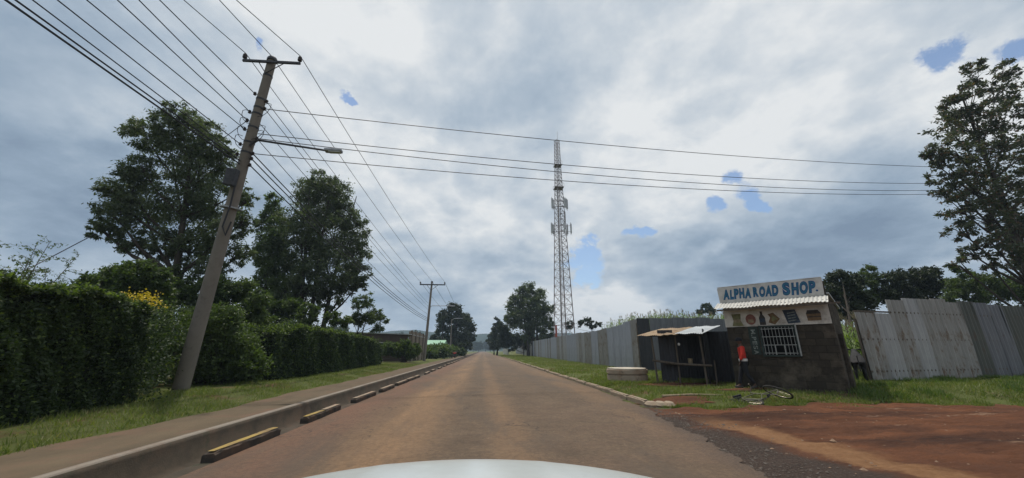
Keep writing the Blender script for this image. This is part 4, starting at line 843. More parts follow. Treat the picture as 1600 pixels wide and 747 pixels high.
# awning: one corrugated sheet sloping out
AZ = BZ1 - .15; AW = SW * 1.07; n = 150; V = []
for i in range(n + 1):
    x = -SW * .055 + AW * i / n; a = .014 * math.sin(i * 2 * math.pi / 5)
    for f in (0, .5, 1): V.append((x + (.0 if i > 3 else -.03 * f), -.055 - .42 * f, AZ + .25 - (.22 + .10 * (1 - i / n) * 0) * f + a + .012 * math.sin(i * .11) * f))
idx = np.arange(len(V)).reshape(-1, 3); aw = np_mesh('awning', V, np.stack([idx[:-1, :-1], idx[:-1, 1:], idx[1:, 1:], idx[1:, :-1]], -1).reshape(-1, 4), MT['awn'], shop, True)
m = MB(); m.box((SW / 2 + .1, -.43, AZ - .02), (SW * 1.14, .05, .05)); m.box((SW / 2, -.30, AZ + .09), (SW * 1.02, .04, .04)); [m.bar((x, 0, AZ + .02), (x, -.44, AZ + .0), .022) for x in (.1, SW * .5, SW - .05)]; m.build('awning_timbers', MT['wood'], aw)
# sign board
SZ0 = AZ + .25; m = MB(); V = []
nb = 24
top = [(-SW * .035 + SW * 1.03 * i / nb, SH + .012 * math.sin(i * 1.1) - (.02 if i in (0, nb) else 0)) for i in range(nb + 1)]
m.prism([(-SW * .025, SZ0), (SW * .985, SZ0)] + top[::-1], -.05, .03); sb = m.build('name_board', MT['sign'], shop)
m = MB(); m.box((SW * .48, .0, SH + .012), (SW * 1.02, .10, .02)); m.build('board_cap', MT['sign'], sb)
def text_mesh(txt, size, off, ext, mat, name, parent, fn):
    cu = bpy.data.curves.new(name, 'FONT'); cu.body = txt; cu.size = size; cu.offset = off; cu.extrude = ext; cu.resolution_u = 4
    o = bpy.data.objects.new('tmp', cu); COL.objects.link(o); dg = bpy.context.evaluated_depsgraph_get(); me = bpy.data.meshes.new_from_object(o.evaluated_get(dg))
    bpy.data.objects.remove(o); me.name = name
    if fn: fn(me)
    me.materials.clear(); me.materials.append(mat); r = bpy.data.objects.new(name, me); COL.objects.link(r); r.parent = parent; return r
hgt = SH - SZ0
def lay(me, x, z, w, h, y, ang=0.0, shear=0.0):
    co = np.empty(len(me.vertices) * 3); me.vertices.foreach_get('co', co); co = co.reshape(-1, 3)
    mn = co.min(0); mx = co.max(0); u = (co[:, 0] - mn[0]) / (mx[0] - mn[0]) * w; v = (co[:, 1] - mn[1]) / (mx[1] - mn[1]) * h
    u = u + shear * v; ca, sa = math.cos(ang), math.sin(ang); X = x + u * ca - v * sa; Z = z + u * sa + v * ca
    out = np.stack([X, y + (co[:, 2] - co[:, 2].mean()), Z], -1); me.vertices.foreach_set('co', out.ravel()); me.update()
g = random.Random(12)
layout = [('A', .035, .070), ('L', .105, .050), ('P', .155, .058), ('H', .213, .065), ('A', .280, .072), ('R', .375, .060), ('O', .437, .066), ('A', .500, .070), ('D', .572, .068), ('S', .680, .075), ('H', .762, .072), ('O', .840, .074), ('P', .915, .045)]
layout = [('A', .030, .072), ('L', .104, .042), ('P', .150, .052), ('H', .206, .056), ('A', .262, .068), ('R', .352, .056), ('O', .410, .062), ('A', .470, .066), ('D', .538, .062), ('S', .640, .072), ('H', .718, .066), ('O', .790, .076), ('P', .872, .060)]
for i, (c, fx, fw) in enumerate(layout):
    k = 1.14 if i > 8 else 1.0; zz = SZ0 + hgt * (.17 if i > 8 else .20) + g.uniform(-.012, .012); x = SW * (fx - .01); w = SW * fw * 1.0; h = hgt * .64 * k * g.uniform(.95, 1.05); an = g.uniform(-.05, .05)
    text_mesh(c, 1, .075, .001, MT['blue'], 'sign_letter', sb, lambda me: lay(me, x, zz, w, h, -.0535, an, .10))
    text_mesh(c, 1, .0, .0005, MT['teal'], 'letter_highlight', sb, lambda me: lay(me, x + w * .06, zz + h * .05, w * .86, h * .88, -.0575, an, .10))
m = MB(); m.lathe([(.03, -.002), (.03, .002)], (SW * .935, -.0535, SZ0 + hgt * .30), 12, Matrix.Rotation(R(90), 3, 'X')); m.build('sign_letter', MT['blue'], sb)
# window
m = MB(); fw = .05
for (cx_, cz_, a, b) in ((W1 - .0, (WZ0 + WZ1) / 2, fw, WZ1 - WZ0 + .1), (W2, (WZ0 + WZ1) / 2, fw, WZ1 - WZ0 + .1)): m.box((cx_, -.01, cz_), (a, .10, b))
m.box(((W1 + W2) / 2, -.01, WZ1 + .02), (W2 - W1 - fw, .095, fw)); m.box(((W1 + W2) / 2, -.01, WZ0 - .02), (W2 - W1 - fw, .095, fw)); win = m.build('window', MT['frame_g'], shop)
m = MB()
nb = 10
for i in range(nb):
    x = W1 + .06 + (W2 - W1 - .12) * i / (nb - 1)
    z0 = WZ0 + (.0 if not (4 <= i <= 5) else .30); m.box((x, -.045, (z0 + WZ1) / 2), (.012, .010, WZ1 - z0))
for zz in (WZ0 + .06, WZ0 + .30, WZ0 + .55, WZ1 - .06): m.box(((W1 + W2) / 2, -.056, zz), (W2 - W1 - .06, .010, .018))
xa = W1 + .06 + (W2 - W1 - .12) * 3.2 / 9; xb = W1 + .06 + (W2 - W1 - .12) * 5.8 / 9
for x in (xa, xb): m.box((x, -.064, WZ0 + .16), (.02, .010, .30))
m.build('bars', MT['bars'], win)
m = MB(); m.box(((W1 + W2) / 2, .9, (WZ0 + WZ1) / 2), (W2 - W1 + 1.4, .04, 1.7)); m.box((W1 + .35, .7, WZ0 + .25), (.3, .25, .4)); m.box((W1 + .8, .7, WZ0 + .62), (.35, .25, .25)); m.build('shelves', MT['dark'], win)
m = MB(); m.box((W2 - .10, -.055, (WZ0 + WZ1) / 2), (.0, 0, 0)) if False else None
m.box((W2 + .03, -.075, (WZ0 + WZ1) / 2 + .03), (.035, .03, WZ1 - WZ0 + .10)); m.build('shutter_edge', MT['bars'], win)
m = MB(); m.box((W1 - .20, -.008, (WZ0 + WZ1) / 2 + .02), (.26, .014, WZ1 - WZ0 + .02)); ls = m.build('letter_strip', MT['frame_g'], shop)
z = WZ1 - .06
for c, hh in (('M', .14), ('-', .04), ('P', .11), ('E', .11), ('S', .11), ('A', .13)):
    text_mesh(c, 1, .02, .001, MT['letter'], 'strip_letter', ls, lambda me: lay(me, W1 - .26, z, hh, .12 if c != '-' else .02, -.019, R(-90), 0) if True else None)
    z -= hh + .026
m = MB(); m.box((SW / 2, DEP / 2 + .25, 2.60), (SW + .12, DEP + .3, .05), Matrix.Rotation(R(-4), 3, 'X')); m.build('roof', MT['roof_w'], shop)

# ------------------------------------------------------------------ roadside stall
A = G(1028, 596, .2); B = G(1107, 599, .2); sd = B - A; sd.z = 0; TW = sd.length; tang = math.atan2(sd.y, sd.x)
st = thing('roadside_stall', 'open timber stall with a patched tin roof left of the shop', 'stall', (A.x, A.y, .17), tang)
HF = P(1028, 524, A.y).z - .17 ; HB = HF + .30; TD = 2.3
def post(x, y, h, r=.035, dx=0.0): m = MB(); m.tube([(x, y, -.1), (x + dx * .5, y + .02, h * .5), (x + dx, y, h)], [r, r * .9, r * .8], 7); return m.build('post', MT['wood'], st, True)
post(0.0, 0, HF, .04, -.07); post(TW * .46, .02, HF, .035); post(TW * .98, 0, HF, .04, -.04); post(.02, TD, HB); post(TW, TD, HB); post(TW * 1.16, -.02, .8, .03, .02)
m = MB(); m.tube([(-.10, -.05, .78), (TW * .45, -.05, .66), (TW * 1.12, -.03, .62)], [.045, .045, .04], 7); m.build('front_rail', MT['wood'], st, True)
m = MB(); m.box((TW * .6, .45, .63), (TW * .9, .8, .04)); m.build('counter', MT['wood_d'], st)
m = MB(); m.bar((-.25, -.02, HF - .02), (TW * 1.05, -.02, HF - .03), .03); m.bar((-.1, TD, HB - .02), (TW * 1.05, TD, HB - .02), .03)
for x in (.0, .5, 1.0): m.bar((TW * x, -.1, HF - .02), (TW * x, TD + .1, HB), .025)
m.build('roof_timbers', MT['wood_d'], st)
def roofsheet(x0, x1, mat, dz, ov=.3, sk=0.0):
    n = 40; V = []
    for i in range(n + 1):
        x = x0 + (x1 - x0) * i / n; a = .010 * math.sin(i * 1.9)
        for f in (0, .5, 1): V.append((x + .55 * f, -ov + (TD + ov + .15) * f, HF + .03 - .05 + (HB - HF + .10) * f + a + dz + .012 * math.sin(i * .3 + f * 3)))
    idx = np.arange(len(V)).reshape(-1, 3); return np_mesh('roof_sheet', V, np.stack([idx[:-1, :-1], idx[1:, :-1], idx[1:, 1:], idx[:-1, 1:]], -1).reshape(-1, 4), mat, st, True)
roofsheet(-.55, TW * .25, MT['roof_r'], 0, .34); roofsheet(TW * .2, TW * .52, MT['roof_r'], .02, .32); roofsheet(TW * .48, TW * 1.04, MT['roof_w'], .045, .36)
corr_sheet(TW + .2, HB + .05, MT['fence_k'], st, (-.1, TD + .05, -.05), 0, 0, name='back_wall')  # near-black walls carry the stall's shade in their colour
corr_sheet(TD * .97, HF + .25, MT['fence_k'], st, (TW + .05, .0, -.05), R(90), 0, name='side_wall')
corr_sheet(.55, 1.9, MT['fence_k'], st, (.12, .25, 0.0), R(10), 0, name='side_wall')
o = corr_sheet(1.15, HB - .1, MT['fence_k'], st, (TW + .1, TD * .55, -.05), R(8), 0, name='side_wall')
m = MB(); m.box((TW * .62, .15, .75), (.14, .14, .17)); o = m.build('plastic_tub', MT['pale']); o.matrix_world = Matrix.Translation(st.location) @ Matrix.Rotation(tang, 4, 'Z'); tag(o, 'small pale tub standing on the stall counter', 'tub')
bpy.data.objects.remove(o)
def standon(name, label, cat, prof, lx, ly, lz, mat, n=16):
    p = Matrix.Translation(st.location) @ Matrix.Rotation(tang, 4, 'Z') @ Vector((lx, ly, lz)); m = MB(); m.lathe(prof, (0, 0, 0), n); o = m.build(name, mat, None, True); o.location = p; return tag(o, label, cat)
standon('plastic_tub', 'small pale tub standing on the stall counter', 'tub', [(.06, 0), (.075, .02), (.085, .19), (.09, .20), (.08, .205), (.07, .19)], TW * .70, .2, .65, MT['tan'])
standon('cooking_pot', 'dark round pot at the right end of the stall counter', 'pot', [(.07, 0), (.11, .05), (.12, .12), (.09, .18), (.07, .19), (.085, .21), (.06, .21)], TW * .98, .25, .65, MT['char'])
p = Matrix.Translation(st.location) @ Matrix.Rotation(tang, 4, 'Z') @ Vector((TW * .52, .05, HF - .34)); m = MB(); m.lathe([(.015, -.05), (.04, -.035), (.045, .02), (.03, .04), (.018, .05)], (0, 0, 0), 12); o = m.build('hanging_lamp', MT['wh'], None, True); o.location = p
tag(o, 'small white bulb hanging under the stall roof', 'lamp'); mm = MB(); mm.bar((0, 0, .04), (0, 0, .30), .004); mm.build('cord', MT['wire'], o)

# ------------------------------------------------------------------ concrete ring with lid
wp = G(993, 598, .16); wr = (G(1022, 592, .16) - G(963, 592, .16)).length / 2 * .98
ring = thing('concrete_ring', 'round brown concrete well ring with a cracked pale lid left of the stall', 'well ring', (wp.x, wp.y + wr, .12))
m = MB(); m.lathe([(wr * .97, -.1), (wr * .98, .0), (wr * .985, .28), (wr * .93, .29), (wr * .93, .33), (wr * 1.0, .335), (wr, .47), (wr * .85, .475), (wr * .85, .2)], (0, 0, 0), 48); m.build('ring_wall', MT['well'], ring, True)
m = MB(); V = []; n = 40; g = random.Random(4)
for zz, s in ((.478, 1), (.525, 1.01)):
    for i in range(n): a = 2 * math.pi * i / n; r = wr * (.93 + .03 * math.sin(3 * a) + .02 * math.sin(7 * a)) * s; V.append((r * math.cos(a) + .02, r * math.sin(a), zz))
V += [(0, 0, .56)]; m.v = V; m.f = [tuple(reversed(range(n)))] + [(i, (i + 1) % n, n + (i + 1) % n, n + i) for i in range(n)] + [(n + i, n + (i + 1) % n, 2 * n) for i in range(n)]
m.build('lid', MT['welltop'], ring)

# ------------------------------------------------------------------ utility poles
def pole_obj(label, base, top, r0, r1, crossarm=True, lamp=True, sc=1.0, full=True, arm_dir=1):
    base = Vector(base); top = Vector(top); root = thing('utility_pole', label, 'utility pole', base, 0, None); ax = (top - base); H = ax.length; u = ax.normalized()
    m = MB(); m.tube([Vector((0, 0, 0)) - u * .3] + [u * H * i / 8 for i in range(9)], [r0] + [r0 + (r1 - r0) * i / 8 for i in range(9)], 14); m.build('shaft', MT['pole'], root, True)
    ca = Vector((1, 0, -u.x / 1.0)).normalized() if False else Vector((1, 0, 0)); fr = Vector((0, -1, 0))
    att = {}
    def at(d): return u * (H - d)
    if crossarm:
        m = MB(); c = at(.28 * sc) + fr * (r1 + .04); arm = 1.05 * sc; c = c + Vector((.13, 0, 0)); m.box(c, (arm * 2, .07 * sc, .09 * sc)); cr = m.build('crossarm', MT['iron'], root)
        m = MB(); [m.bar(c + Vector((s * arm * .45, 0, -.03)), at(.75 * sc) + fr * (r1 + .02), .018 * sc) for s in (-1, 1)]; m.build('brace', MT['iron'], cr)
        for s in (-1, 1):
            p = c + Vector((s * arm * .96, 0, .05 * sc)); m = MB(); m.lathe([(.018, 0), (.018, .06), (.075, .07), (.08, .12), (.045, .14), (.075, .16), (.075, .20), (.04, .22), (.05, .25), (.02, .28)] if sc == 1 else [(.02, 0), (.09, .08), (.09, .24), (.03, .3)], p, 12); m.build('insulator', MT['ceramic'], root, True)
            att['arm%d' % s] = base + p + Vector((0, 0, .28))
        m = MB(); m.lathe([(r1 * 1.25, -.12), (r1 * 1.25, -.04), (r1 * 1.0, .03), (.04, .05)], u * H, 14); m.build('cap', MT['iron'], root, True)
        att['top'] = base + u * H + Vector((0, 0, .06))
    if full:
        # band clamps, shackle insulators down the shaft
        for d_ in (.75, 1.75, 2.1, 2.35, 2.9, 3.5, 3.9):
            m = MB(); r = r1 + (r0 - r1) * d_ / H; m.tube([at(d_ + .035), at(d_ - .035)], [r + .012, r + .012], 14); m.build('clamp', MT['iron'], root, True)
        for i, (d_, s) in enumerate(((1.85, 1), (2.15, 1), (2.3, -1), (2.65, -1), (3.0, -1), (3.35, 1), (1.55, -1), (3.95, 1), (4.15, 1), (4.4, 1), (3.6, -1), (4.0, -1))):
            r = r1 + (r0 - r1) * d_ / H; p = at(d_) + Vector((s * (r + .09), -.05, 0)); m = MB(); m.bar(at(d_), p + Vector((s * .06, 0, 0)), .016, 6)
            m.lathe([(.03, -.06), (.055, -.045), (.03, -.015), (.055, .02), (.03, .045), (.045, .06)], p, 10); m.build('shackle_insulator', MT['ceramic'], root, True); att[(s, round(d_, 2))] = base + p
        g = random.Random(9)
        for (d_, s) in ((2.3, -1), (2.6, -1), (2.95, -1), (3.3, -1), (2.0, 1), (2.9, 1), (3.1, 1)):
            r = .22; p = at(d_) + Vector((s * (r1 + .08), -.05, 0)); pts = [p + Vector((s * .26 * math.sin(q * .62), -.05, -.42 * q / 6 + .16 * math.sin(q * .9))) for q in range(7)]; m = MB(); m.tube(pts, .011, 5); m.build('jumper_lead', MT['wire'], root, True)
        # cable box and conduit
        d_ = 5.0; m = MB(); rot = Vector((0, 0, 1)).rotation_difference(u).to_matrix(); m.box(at(d_) + Vector((-.06, -r1 - .16, 0)), (.34, .24, .62), rot); m.build('junction_box', MT['iron'], root, bevel=.03)
        m = MB(); pts = [at(5.3) + Vector((.12, -.28, 0)), at(6) + Vector((.16, -.30, 0)), at(6.8) + Vector((.10, -.30, 0)), at(7.1) + Vector((.24, -.26, 0)), at(6.6) + Vector((.30, -.24, 0))]; m.tube(pts, .028, 8); m.build('cable_coil', MT['wire'], root, True)
        m = MB(); m.tube([at(6.0) + Vector((-.0, 0, 0)), at(6.05)], [.34, .34], 14); m.build('clamp', MT['galv'], root)
    if lamp:
        d_ = 3.25 * sc if full else 3.3; a = at(d_ + (.25 if full else 0)) + Vector((.12, -.1, 0)); e = (P(508, 235, 12.7) - base) if full else a + Vector((2.6, -.1, .05)); m = MB(); m.tube([a + Vector((0, 0, -.2)), a + Vector((.08 * arm_dir, 0, -.02)), a + Vector((.25 * arm_dir, 0, .06)), e], [.045, .045, .042, .038], 8); la = m.build('lamp_arm', MT['iron'] if full else MT['galv'], root, True)
        m = MB(); m.box(e + Vector((.30 * arm_dir, 0, 0)), (.62, .24, .11)); m.build('lamp_head', MT['galv'], la, bevel=.03)
        m = MB(); m.box(e + Vector((.36 * arm_dir, 0, -.065)), (.42, .18, .02)); m.build('lamp_glass', MT['lens'], la)
    return root, att
PB = G(281, 613, .0); PB.z = .0; PT = P(426, 92, 12.35)
p1, a1 = pole_obj('nearest concrete utility pole, leaning right, with crossarm and street lamp arm', PB, PT, .235, .145)
P2B = Vector((-7.45, 50, 0)); P2T = P(675, 440, 50)
p2, a2 = pole_obj('second concrete utility pole, by the block-walled building, with crossarm', P2B, P2T, .2, .12, sc=1.6, full=False)
def lamp_pole(label, x, Y, H):
    root = thing('street_lamp', label, 'street lamp', (x, Y, 0)); m = MB(); m.tube([(0, 0, -.1), (0, 0, H)], [.17, .09], 8); m.build('shaft', MT['pole'], root, True)
    m = MB(); m.tube([(0, 0, H - .3), (.5, -.3, H + .1), (1.6, -.6, H + .15)], .06, 6); m.build('lamp_arm', MT['galv'], root, True); m = MB(); m.box((1.9, -.7, H + .13), (.8, .35, .14)); m.build('lamp_head', MT['galv'], root); return root
lamp_pole('pale lamp post left of the far dark tree clump', -6.9, 82, 7.8); lamp_pole('smallest lamp post down the road in front of the dark tree clump', -5.6, 120, 7.6); lamp_pole('thin pole right beside the smallest lamp post', -6.0, 140, 8.0)

def wire(name, label, a, b, sag, r=.014, n=40, ext=None):
    a = Vector(a); b = Vector(b); pts = []
    for i in range(n + 1): f = i / n; p = a.lerp(b, f); p.z -= sag * 4 * f * (1 - f); pts.append(p - a)
    m = MB(); m.tube(pts, r, 5); o = m.build(name, MT['wire'], None, True); o.location = a; return tag(o, label, 'cable', 'overhead wires')
def back(A, x0, y0=2, Yb=-40):   # far end, behind the viewer, of the span that passes the direction (x0,y0)
    d = ray(x0, y0); A = Vector(A)
    # plane through eye, A and the direction; choose end with same height as A
    e = Vector((0, 0, EYE)); nrm = (A - e).cross(Vector(d)); z = A.z + .3; y = Yb
    x = (-(nrm.y * (y - e.y) + nrm.z * (z - e.z)) / nrm.x) + e.x
    return Vector((x, y, z))
tops = [('arm-1', 290), ('top', 345), ('arm1', 372)]
names = ['overhead wire from the left insulator of the leaning pole passing above the viewer', 'overhead wire from the top of the leaning pole passing above the viewer', 'overhead wire from the right insulator of the leaning pole passing above the viewer']
for (k, x0), nm in zip(tops, names): wire('overhead_wire', nm, a1[k], back(a1[k], x0), .05)
for k, nm in (('arm-1', 'upper overhead wire running down the road from the left insulator'), ('top', 'upper overhead wire running down the road from the pole top'), ('arm1', 'upper overhead wire running down the road from the right insulator')): wire('overhead_wire', nm, a1[k], a2[k], .35)
lv = [((-1, 1.55), 253, 'first'), ((-1, 2.3), 221, 'second'), ((-1, 2.65), 188, 'third'), ((-1, 3.0), 141, 'fourth'), ((-1, 3.6), 96, 'fifth'), ((-1, 4.0), 58, 'sixth')]
for k, x0, nm in lv: wire('overhead_wire', '%s wire below the crossarm on the leaning pole, slanting up left' % nm, a1[k], back(a1[k], x0), .10, .015)
pa = PT.lerp(PB, .36); wire('overhead_wire', 'lowest thick cable slanting up to the top left corner', pa, back(pa, 17), .1, .024); wire('overhead_wire', 'second lowest thick cable slanting up to the top left corner', pa + Vector((0, 0, .12)), back(pa + Vector((0, 0, .12)), 32), .1, .02)
for i, (k, dz, nm) in enumerate((((1, 1.85), 3.0, 'top'), ((1, 2.15), 3.4, 'second'), ((-1, 2.3), 3.8, 'third'), ((1, 3.35), 4.4, 'fourth'), ((1, 3.95), 4.9, 'fifth'), ((1, 4.15), 5.1, 'sixth'), ((1, 4.4), 5.3, 'lowest'))):
    b = P2T.lerp(P2B, dz / 10.5) + Vector((-.2, 0, 0)); wire('overhead_wire', '%s of the lower wires from the leaning pole to the second pole' % nm, a1[k], b, .25 + .35 * (i > 2), .013 if i < 4 else .022)
for i, k in enumerate(('arm-1', 'top', 'arm1')): b = Vector((-6.0 + .9 * i, 140, 9.6)); wire('overhead_wire', 'faint wire running on from the second pole past the dark tree clump', a2[k], b, 1.5, .02)
# receiving pole behind the tall tree on the right
q3 = P(1556, 285, 22.5); p3b = Vector((q3.x, 22.5, 0)); p3 = thing('utility_pole', 'utility pole almost hidden inside the tall tree at the right edge', 'utility pole', p3b); m = MB(); m.tube([(0, 0, -.2), (0, 0, q3.z + 1.2)], [.2, .13], 10); m.build('shaft', MT['pole'], p3, True)
def cross(A, x, y, sag, nm, r=.016):
    d = P(x, y, 22.5); B_ = Vector((p3b.x + .0, 22.5, 0)); q_ = P(1545, y + (1545 - x) * .005, 22.5); B_.z = q_.z; wire('overhead_wire', nm, A, B_, sag, r, 60)
cross(a1[(1, 2.15)], 1450, 262, .55, 'highest wire crossing the road from the leaning pole to the right edge'); cross(a1[(1, 3.35)] + Vector((0, 0, .2)), 1450, 284, .75, 'upper of the three close wires crossing the road to the right')
cross(a1[(1, 3.35)], 1450, 293, .9, 'middle of the three close wires crossing the road to the right'); cross(a1[(1, 3.95)], 1450, 299, .75, 'lowest of the three close wires crossing the road to the right')
wire('overhead_wire', 'stay cable slanting down to the left behind the big left tree', P(150, 365, 19), P(-60, 475, 13.5), .0, .02)
wire('overhead_wire', 'short service cable running left from the leaning pole into the big tree', a1[(-1, 2.65)], P(300, 250, 19), .05, .014)

# ------------------------------------------------------------------ lattice mast
TY = 78; tb = P(884, 505, TY); tt = P(870, 220, TY); TXc = (P(881, 500, TY).x); TH = tt.z - 0.0
tw = thing('lattice_mast', 'tall steel lattice communications mast beyond the sheet fence', 'mast', (TXc, TY, float(zg(TXc, TY))))
TH -= tw.location.z; bw, mw, tp = 1.75, .95, .5
def hw(z): f = z / TH; return np.interp(f, [0, .55, .8, 1], [bw, .98, .62, .48])
rotz = R(22)
def cn(i, z): a = rotz + R(45) + i * math.pi / 2; w = hw(z) * 1.30; return Vector((w * math.cos(a) - .0 * z, w * math.sin(a), z))
for i in range(4): m = MB(); m.tube([cn(i, TH * k / 12) for k in range(13)], [.11 - .055 * k / 12 for k in range(13)], 5); m.build('leg', MT['steel'], tw)
zs = [0]
while zs[-1] < TH - .8: zs.append(zs[-1] + max(1.0, hw(zs[-1]) * 1.35))
zs[-1] = TH
m = MB(); m2 = MB()
for a, b in zip(zs[:-1], zs[1:]):
    for i in range(4):
        j = (i + 1) % 4; m.bar(cn(i, a), cn(j, b), .038, 4); m.bar(cn(j, a), cn(i, b), .038, 4); m.bar(cn(i, b), cn(j, b), .04, 4)
m.build('bracing', MT['steel'], tw)
m = MB(); [m.bar((s * .16, -hw(0) * .2, 0), (s * .16, 0, TH), .03, 4) for s in (-1, 1)]; [m.bar((-.16, 0, z * .4), (.16, 0, z * .4), .015, 4) for z in range(0, int(TH / .4))]; m.build('ladder', MT['steel'], tw)
m = MB(); m.bar((-.6, .1, 0), (-.25, .1, TH * .75), .13, 6); m.build('cable_tray', MT['antenna'], tw)
m = MB(); m.bar((.2, 0, TH), (.2, 0, TH + 2.6), .03, 4); m.build('lightning_rod', MT['steel'], tw)
for f in (.86, .74):
    z = TH * f; w = hw(z) * 1.5; m = MB(); m.box((0, 0, z), (w * 2, w * 2, .10)); [m.bar((sx_ * w, sy * w, z), (sx_ * w, sy * w, z + .9), .03, 4) for sx_ in (-1, 1) for sy in (-1, 1)]; [m.bar((-w, s * w, z + .9), (w, s * w, z + .9), .03, 4) for s in (-1, 1)]; m.build('platform', MT['steel'], tw)
for f, lst in ((.66, ((-1.75, -.4), (-1.35, .3), (1.5, -.4), (1.9, .2), (1.0, -.9))), (.535, ((-2.0, -.3), (-1.5, .5), (1.7, .3), (.7, -1.2), (2.4, -.3))), (.60, ((1.3, .5),))):
    for (x, y_) in lst:
        z = TH * f; m = MB(); m.box((x, y_, z), (.34, .22, 2.3)); an = m.build('panel_antenna', MT['antenna'], tw, bevel=.04); m = MB(); m.bar((x, y_ + .2, z - 1.5), (x, y_ + .2, z + 1.5), .05, 5); m.bar((0, 0, z + .7), (x, y_ + .2, z + .7), .045, 5); m.bar((0, 0, z - .7), (x, y_ + .2, z - .7), .045, 5); m.build('mounting', MT['steel'], an)
m = MB(); m.box((-1.9, -1.0, 1.6), (.35, .35, 6)); m.build('base_marker', MT['redpaint'], tw)

# ------------------------------------------------------------------ buildings on the left
bd = thing('block_building', 'unfinished tan block building with a dark side wall behind the left weeds', 'building', (-8.6, 46, 0))
m = MB(); m.box((-.1, 5.5, 1.7), (.25, 11, 3.6)); m.build('road_wall', MT['wallp'], bd)
for y in (.35, 3.0, 6.0, 9.0): m = MB(); m.box((.06, y, 1.75), (.22, .35, 3.75)); m.build('pillar', MT['wallc'], bd)
m = MB(); m.box((-6.3, -.0, 1.55), (12, .25, 3.3)); sw = m.build('side_wall', MT['walld'], bd)
for x in (-3.4, -8): m = MB(); m.box((x, -.15, 1.75), (1.3, .08, 1.0)); wi = m.build('window', MT['pale'], sw); m = MB(); m.box((x, -.20, 1.75), (1.05, .04, .8)); m.build('pane', MT['glass'], wi)
m = MB(); m.box((-6.2, 5.5, 3.35), (12.6, 11.6, .08), Matrix.Rotation(R(2), 3, 'Y')); m.build('roof', MT['roof_w'], bd)
def house(label, x, y, w, d, h, rise, wall, roof, rz=0):
    r = thing('low_house', label, 'house', (x, y, 0), rz); m = MB(); m.box((0, 0, h / 2), (w, d, h)); wl = m.build('walls', wall, r)
    m = MB(); m.prism([(-w / 2 - .4, h - .05), (w / 2 + .4, h - .05), (w / 2 + .4, h + .05), (0, h + rise), (-w / 2 - .4, h + .05)], -d / 2 - .4, d / 2 + .4); rf = m.build('roof', roof, r); rf.rotation_euler = (0, 0, 0)
    for k in (-1, 1): m = MB(); m.box((k * w * .25, -d / 2 - .02, h * .55), (w * .16, .06, h * .35)); m.build('window', MT['glass'], wl)
    m = MB(); m.box((0, -d / 2 - .02, h * .4), (w * .12, .06, h * .75)); m.build('door', MT['walld'], wl)
house('low house with a mint green roof beyond the block building', -12.2, 92, 8, 6, 2.6, 1.1, MT['pale'], MT['greenroof'], R(90))
house('tiny pale house right of the mint green roof', -8.4, 108, 4.5, 5, 2.9, .6, MT['pale'], MT['pale'])
# bushes down the left
for i, (x, y, s) in enumerate(((-8.2, 62, 1.3), (-8.0, 68, 1.5), (-8.4, 76, 1.7), (-7.6, 86, 1.5), (-7.0, 97, 1.5), (-6.4, 108, 1.4))):
    if i == 0: bsrc = bush('low roadside bush in the far row beyond the block building', [(x, y, .8, .9), (x - .9, y + .5, .9, .9), (x + .3, y + 1, .7, .8), (x - .3, y - .8, .8, .8)], 4200, MT['L_bush'], 61, .28, .15, group='bushes along the far left verge')
    else: copy_thing(bsrc, (x, y, .05), i * 1.3, s, 'low roadside bush in the far row beyond the block building')
# far low wall and sheds on the right side of the road end
m = MB(); m.box((0, 0, .8), (.2, 26, 1.6)); [m.box((0, -13 + 3.25 * k, .95), (.32, .32, 2.0)) for k in range(9)]; o = m.build('boundary_wall', MT['pale']); o.location = (7.4, 128, 0); tag(o, 'low pale wall at the far right end of the road', 'wall')
# parked motorbikes far off, small
def motorbike(label, x, y, rz):
    r = thing('motorbike', label, 'motorbike', (x, y, 0.02), rz)
    for s in (-.62, .62): m = MB(); m.torus((s, 0, .3), .25, .05, Matrix.Rotation(R(90), 3, 'X'), 20, 6); m.bar((s, -.03, .3), (s, .03, .3), .06); m.build('wheel', MT['rubber'], r)
    m = MB(); m.tube([(-.62, 0, .3), (-.1, 0, .35), (.35, 0, .75), (.5, 0, .95)], [.04, .09, .09, .04], 8); m.bar((.62, 0, .3), (.42, 0, 1.0), .035); m.build('frame', MT['iron'], r)
    m = MB(); m.box((-.3, 0, .78), (.75, .24, .10)); m.build('seat', MT['cloth'], r, bevel=.03); m = MB(); m.box((.18, 0, .82), (.42, .26, .2)); m.build('fuel_tank', MT['red'], r, bevel=.06); m = MB(); m.bar((.42, -.35, 1.05), (.42, .35, 1.05), .02); m.build('handlebar', MT['chrome'], r)
motorbike('small dark motorbike parked far down the left verge', -5.3, 70, R(70)); motorbike('farther motorbike parked on the left verge behind the first one', -5.5, 77, R(80))

# ------------------------------------------------------------------ people and animals
def skin_mesh(name, verts, edges, radii, mat, parent, sub=2):
    me = bpy.data.meshes.new(name); me.from_pydata([tuple(v) for v in verts], edges, []); o = bpy.data.objects.new('tmp', me); COL.objects.link(o)
    md = o.modifiers.new('s', 'SKIN'); md.use_smooth_shade = True
    for i, r in enumerate(radii): me.skin_vertices[0].data[i].radius = (r, r) if isinstance(r, (int, float)) else r
    me.skin_vertices[0].data[0].use_root = True; sb_ = o.modifiers.new('u', 'SUBSURF'); sb_.levels = sub; sb_.render_levels = sub
    dg = bpy.context.evaluated_depsgraph_get(); m2 = bpy.data.meshes.new_from_object(o.evaluated_get(dg)); bpy.data.objects.remove(o)
    m2.name = name; m2.materials.clear(); m2.materials.append(mat); m2.polygons.foreach_set('use_smooth', [True] * len(m2.polygons)); r = bpy.data.objects.new(name, m2); COL.objects.link(r); r.parent = parent; return r
pp = Matrix.Translation(SL) @ Matrix.Rotation(sang, 4, 'Z') @ Vector((.42, -.38, 0))
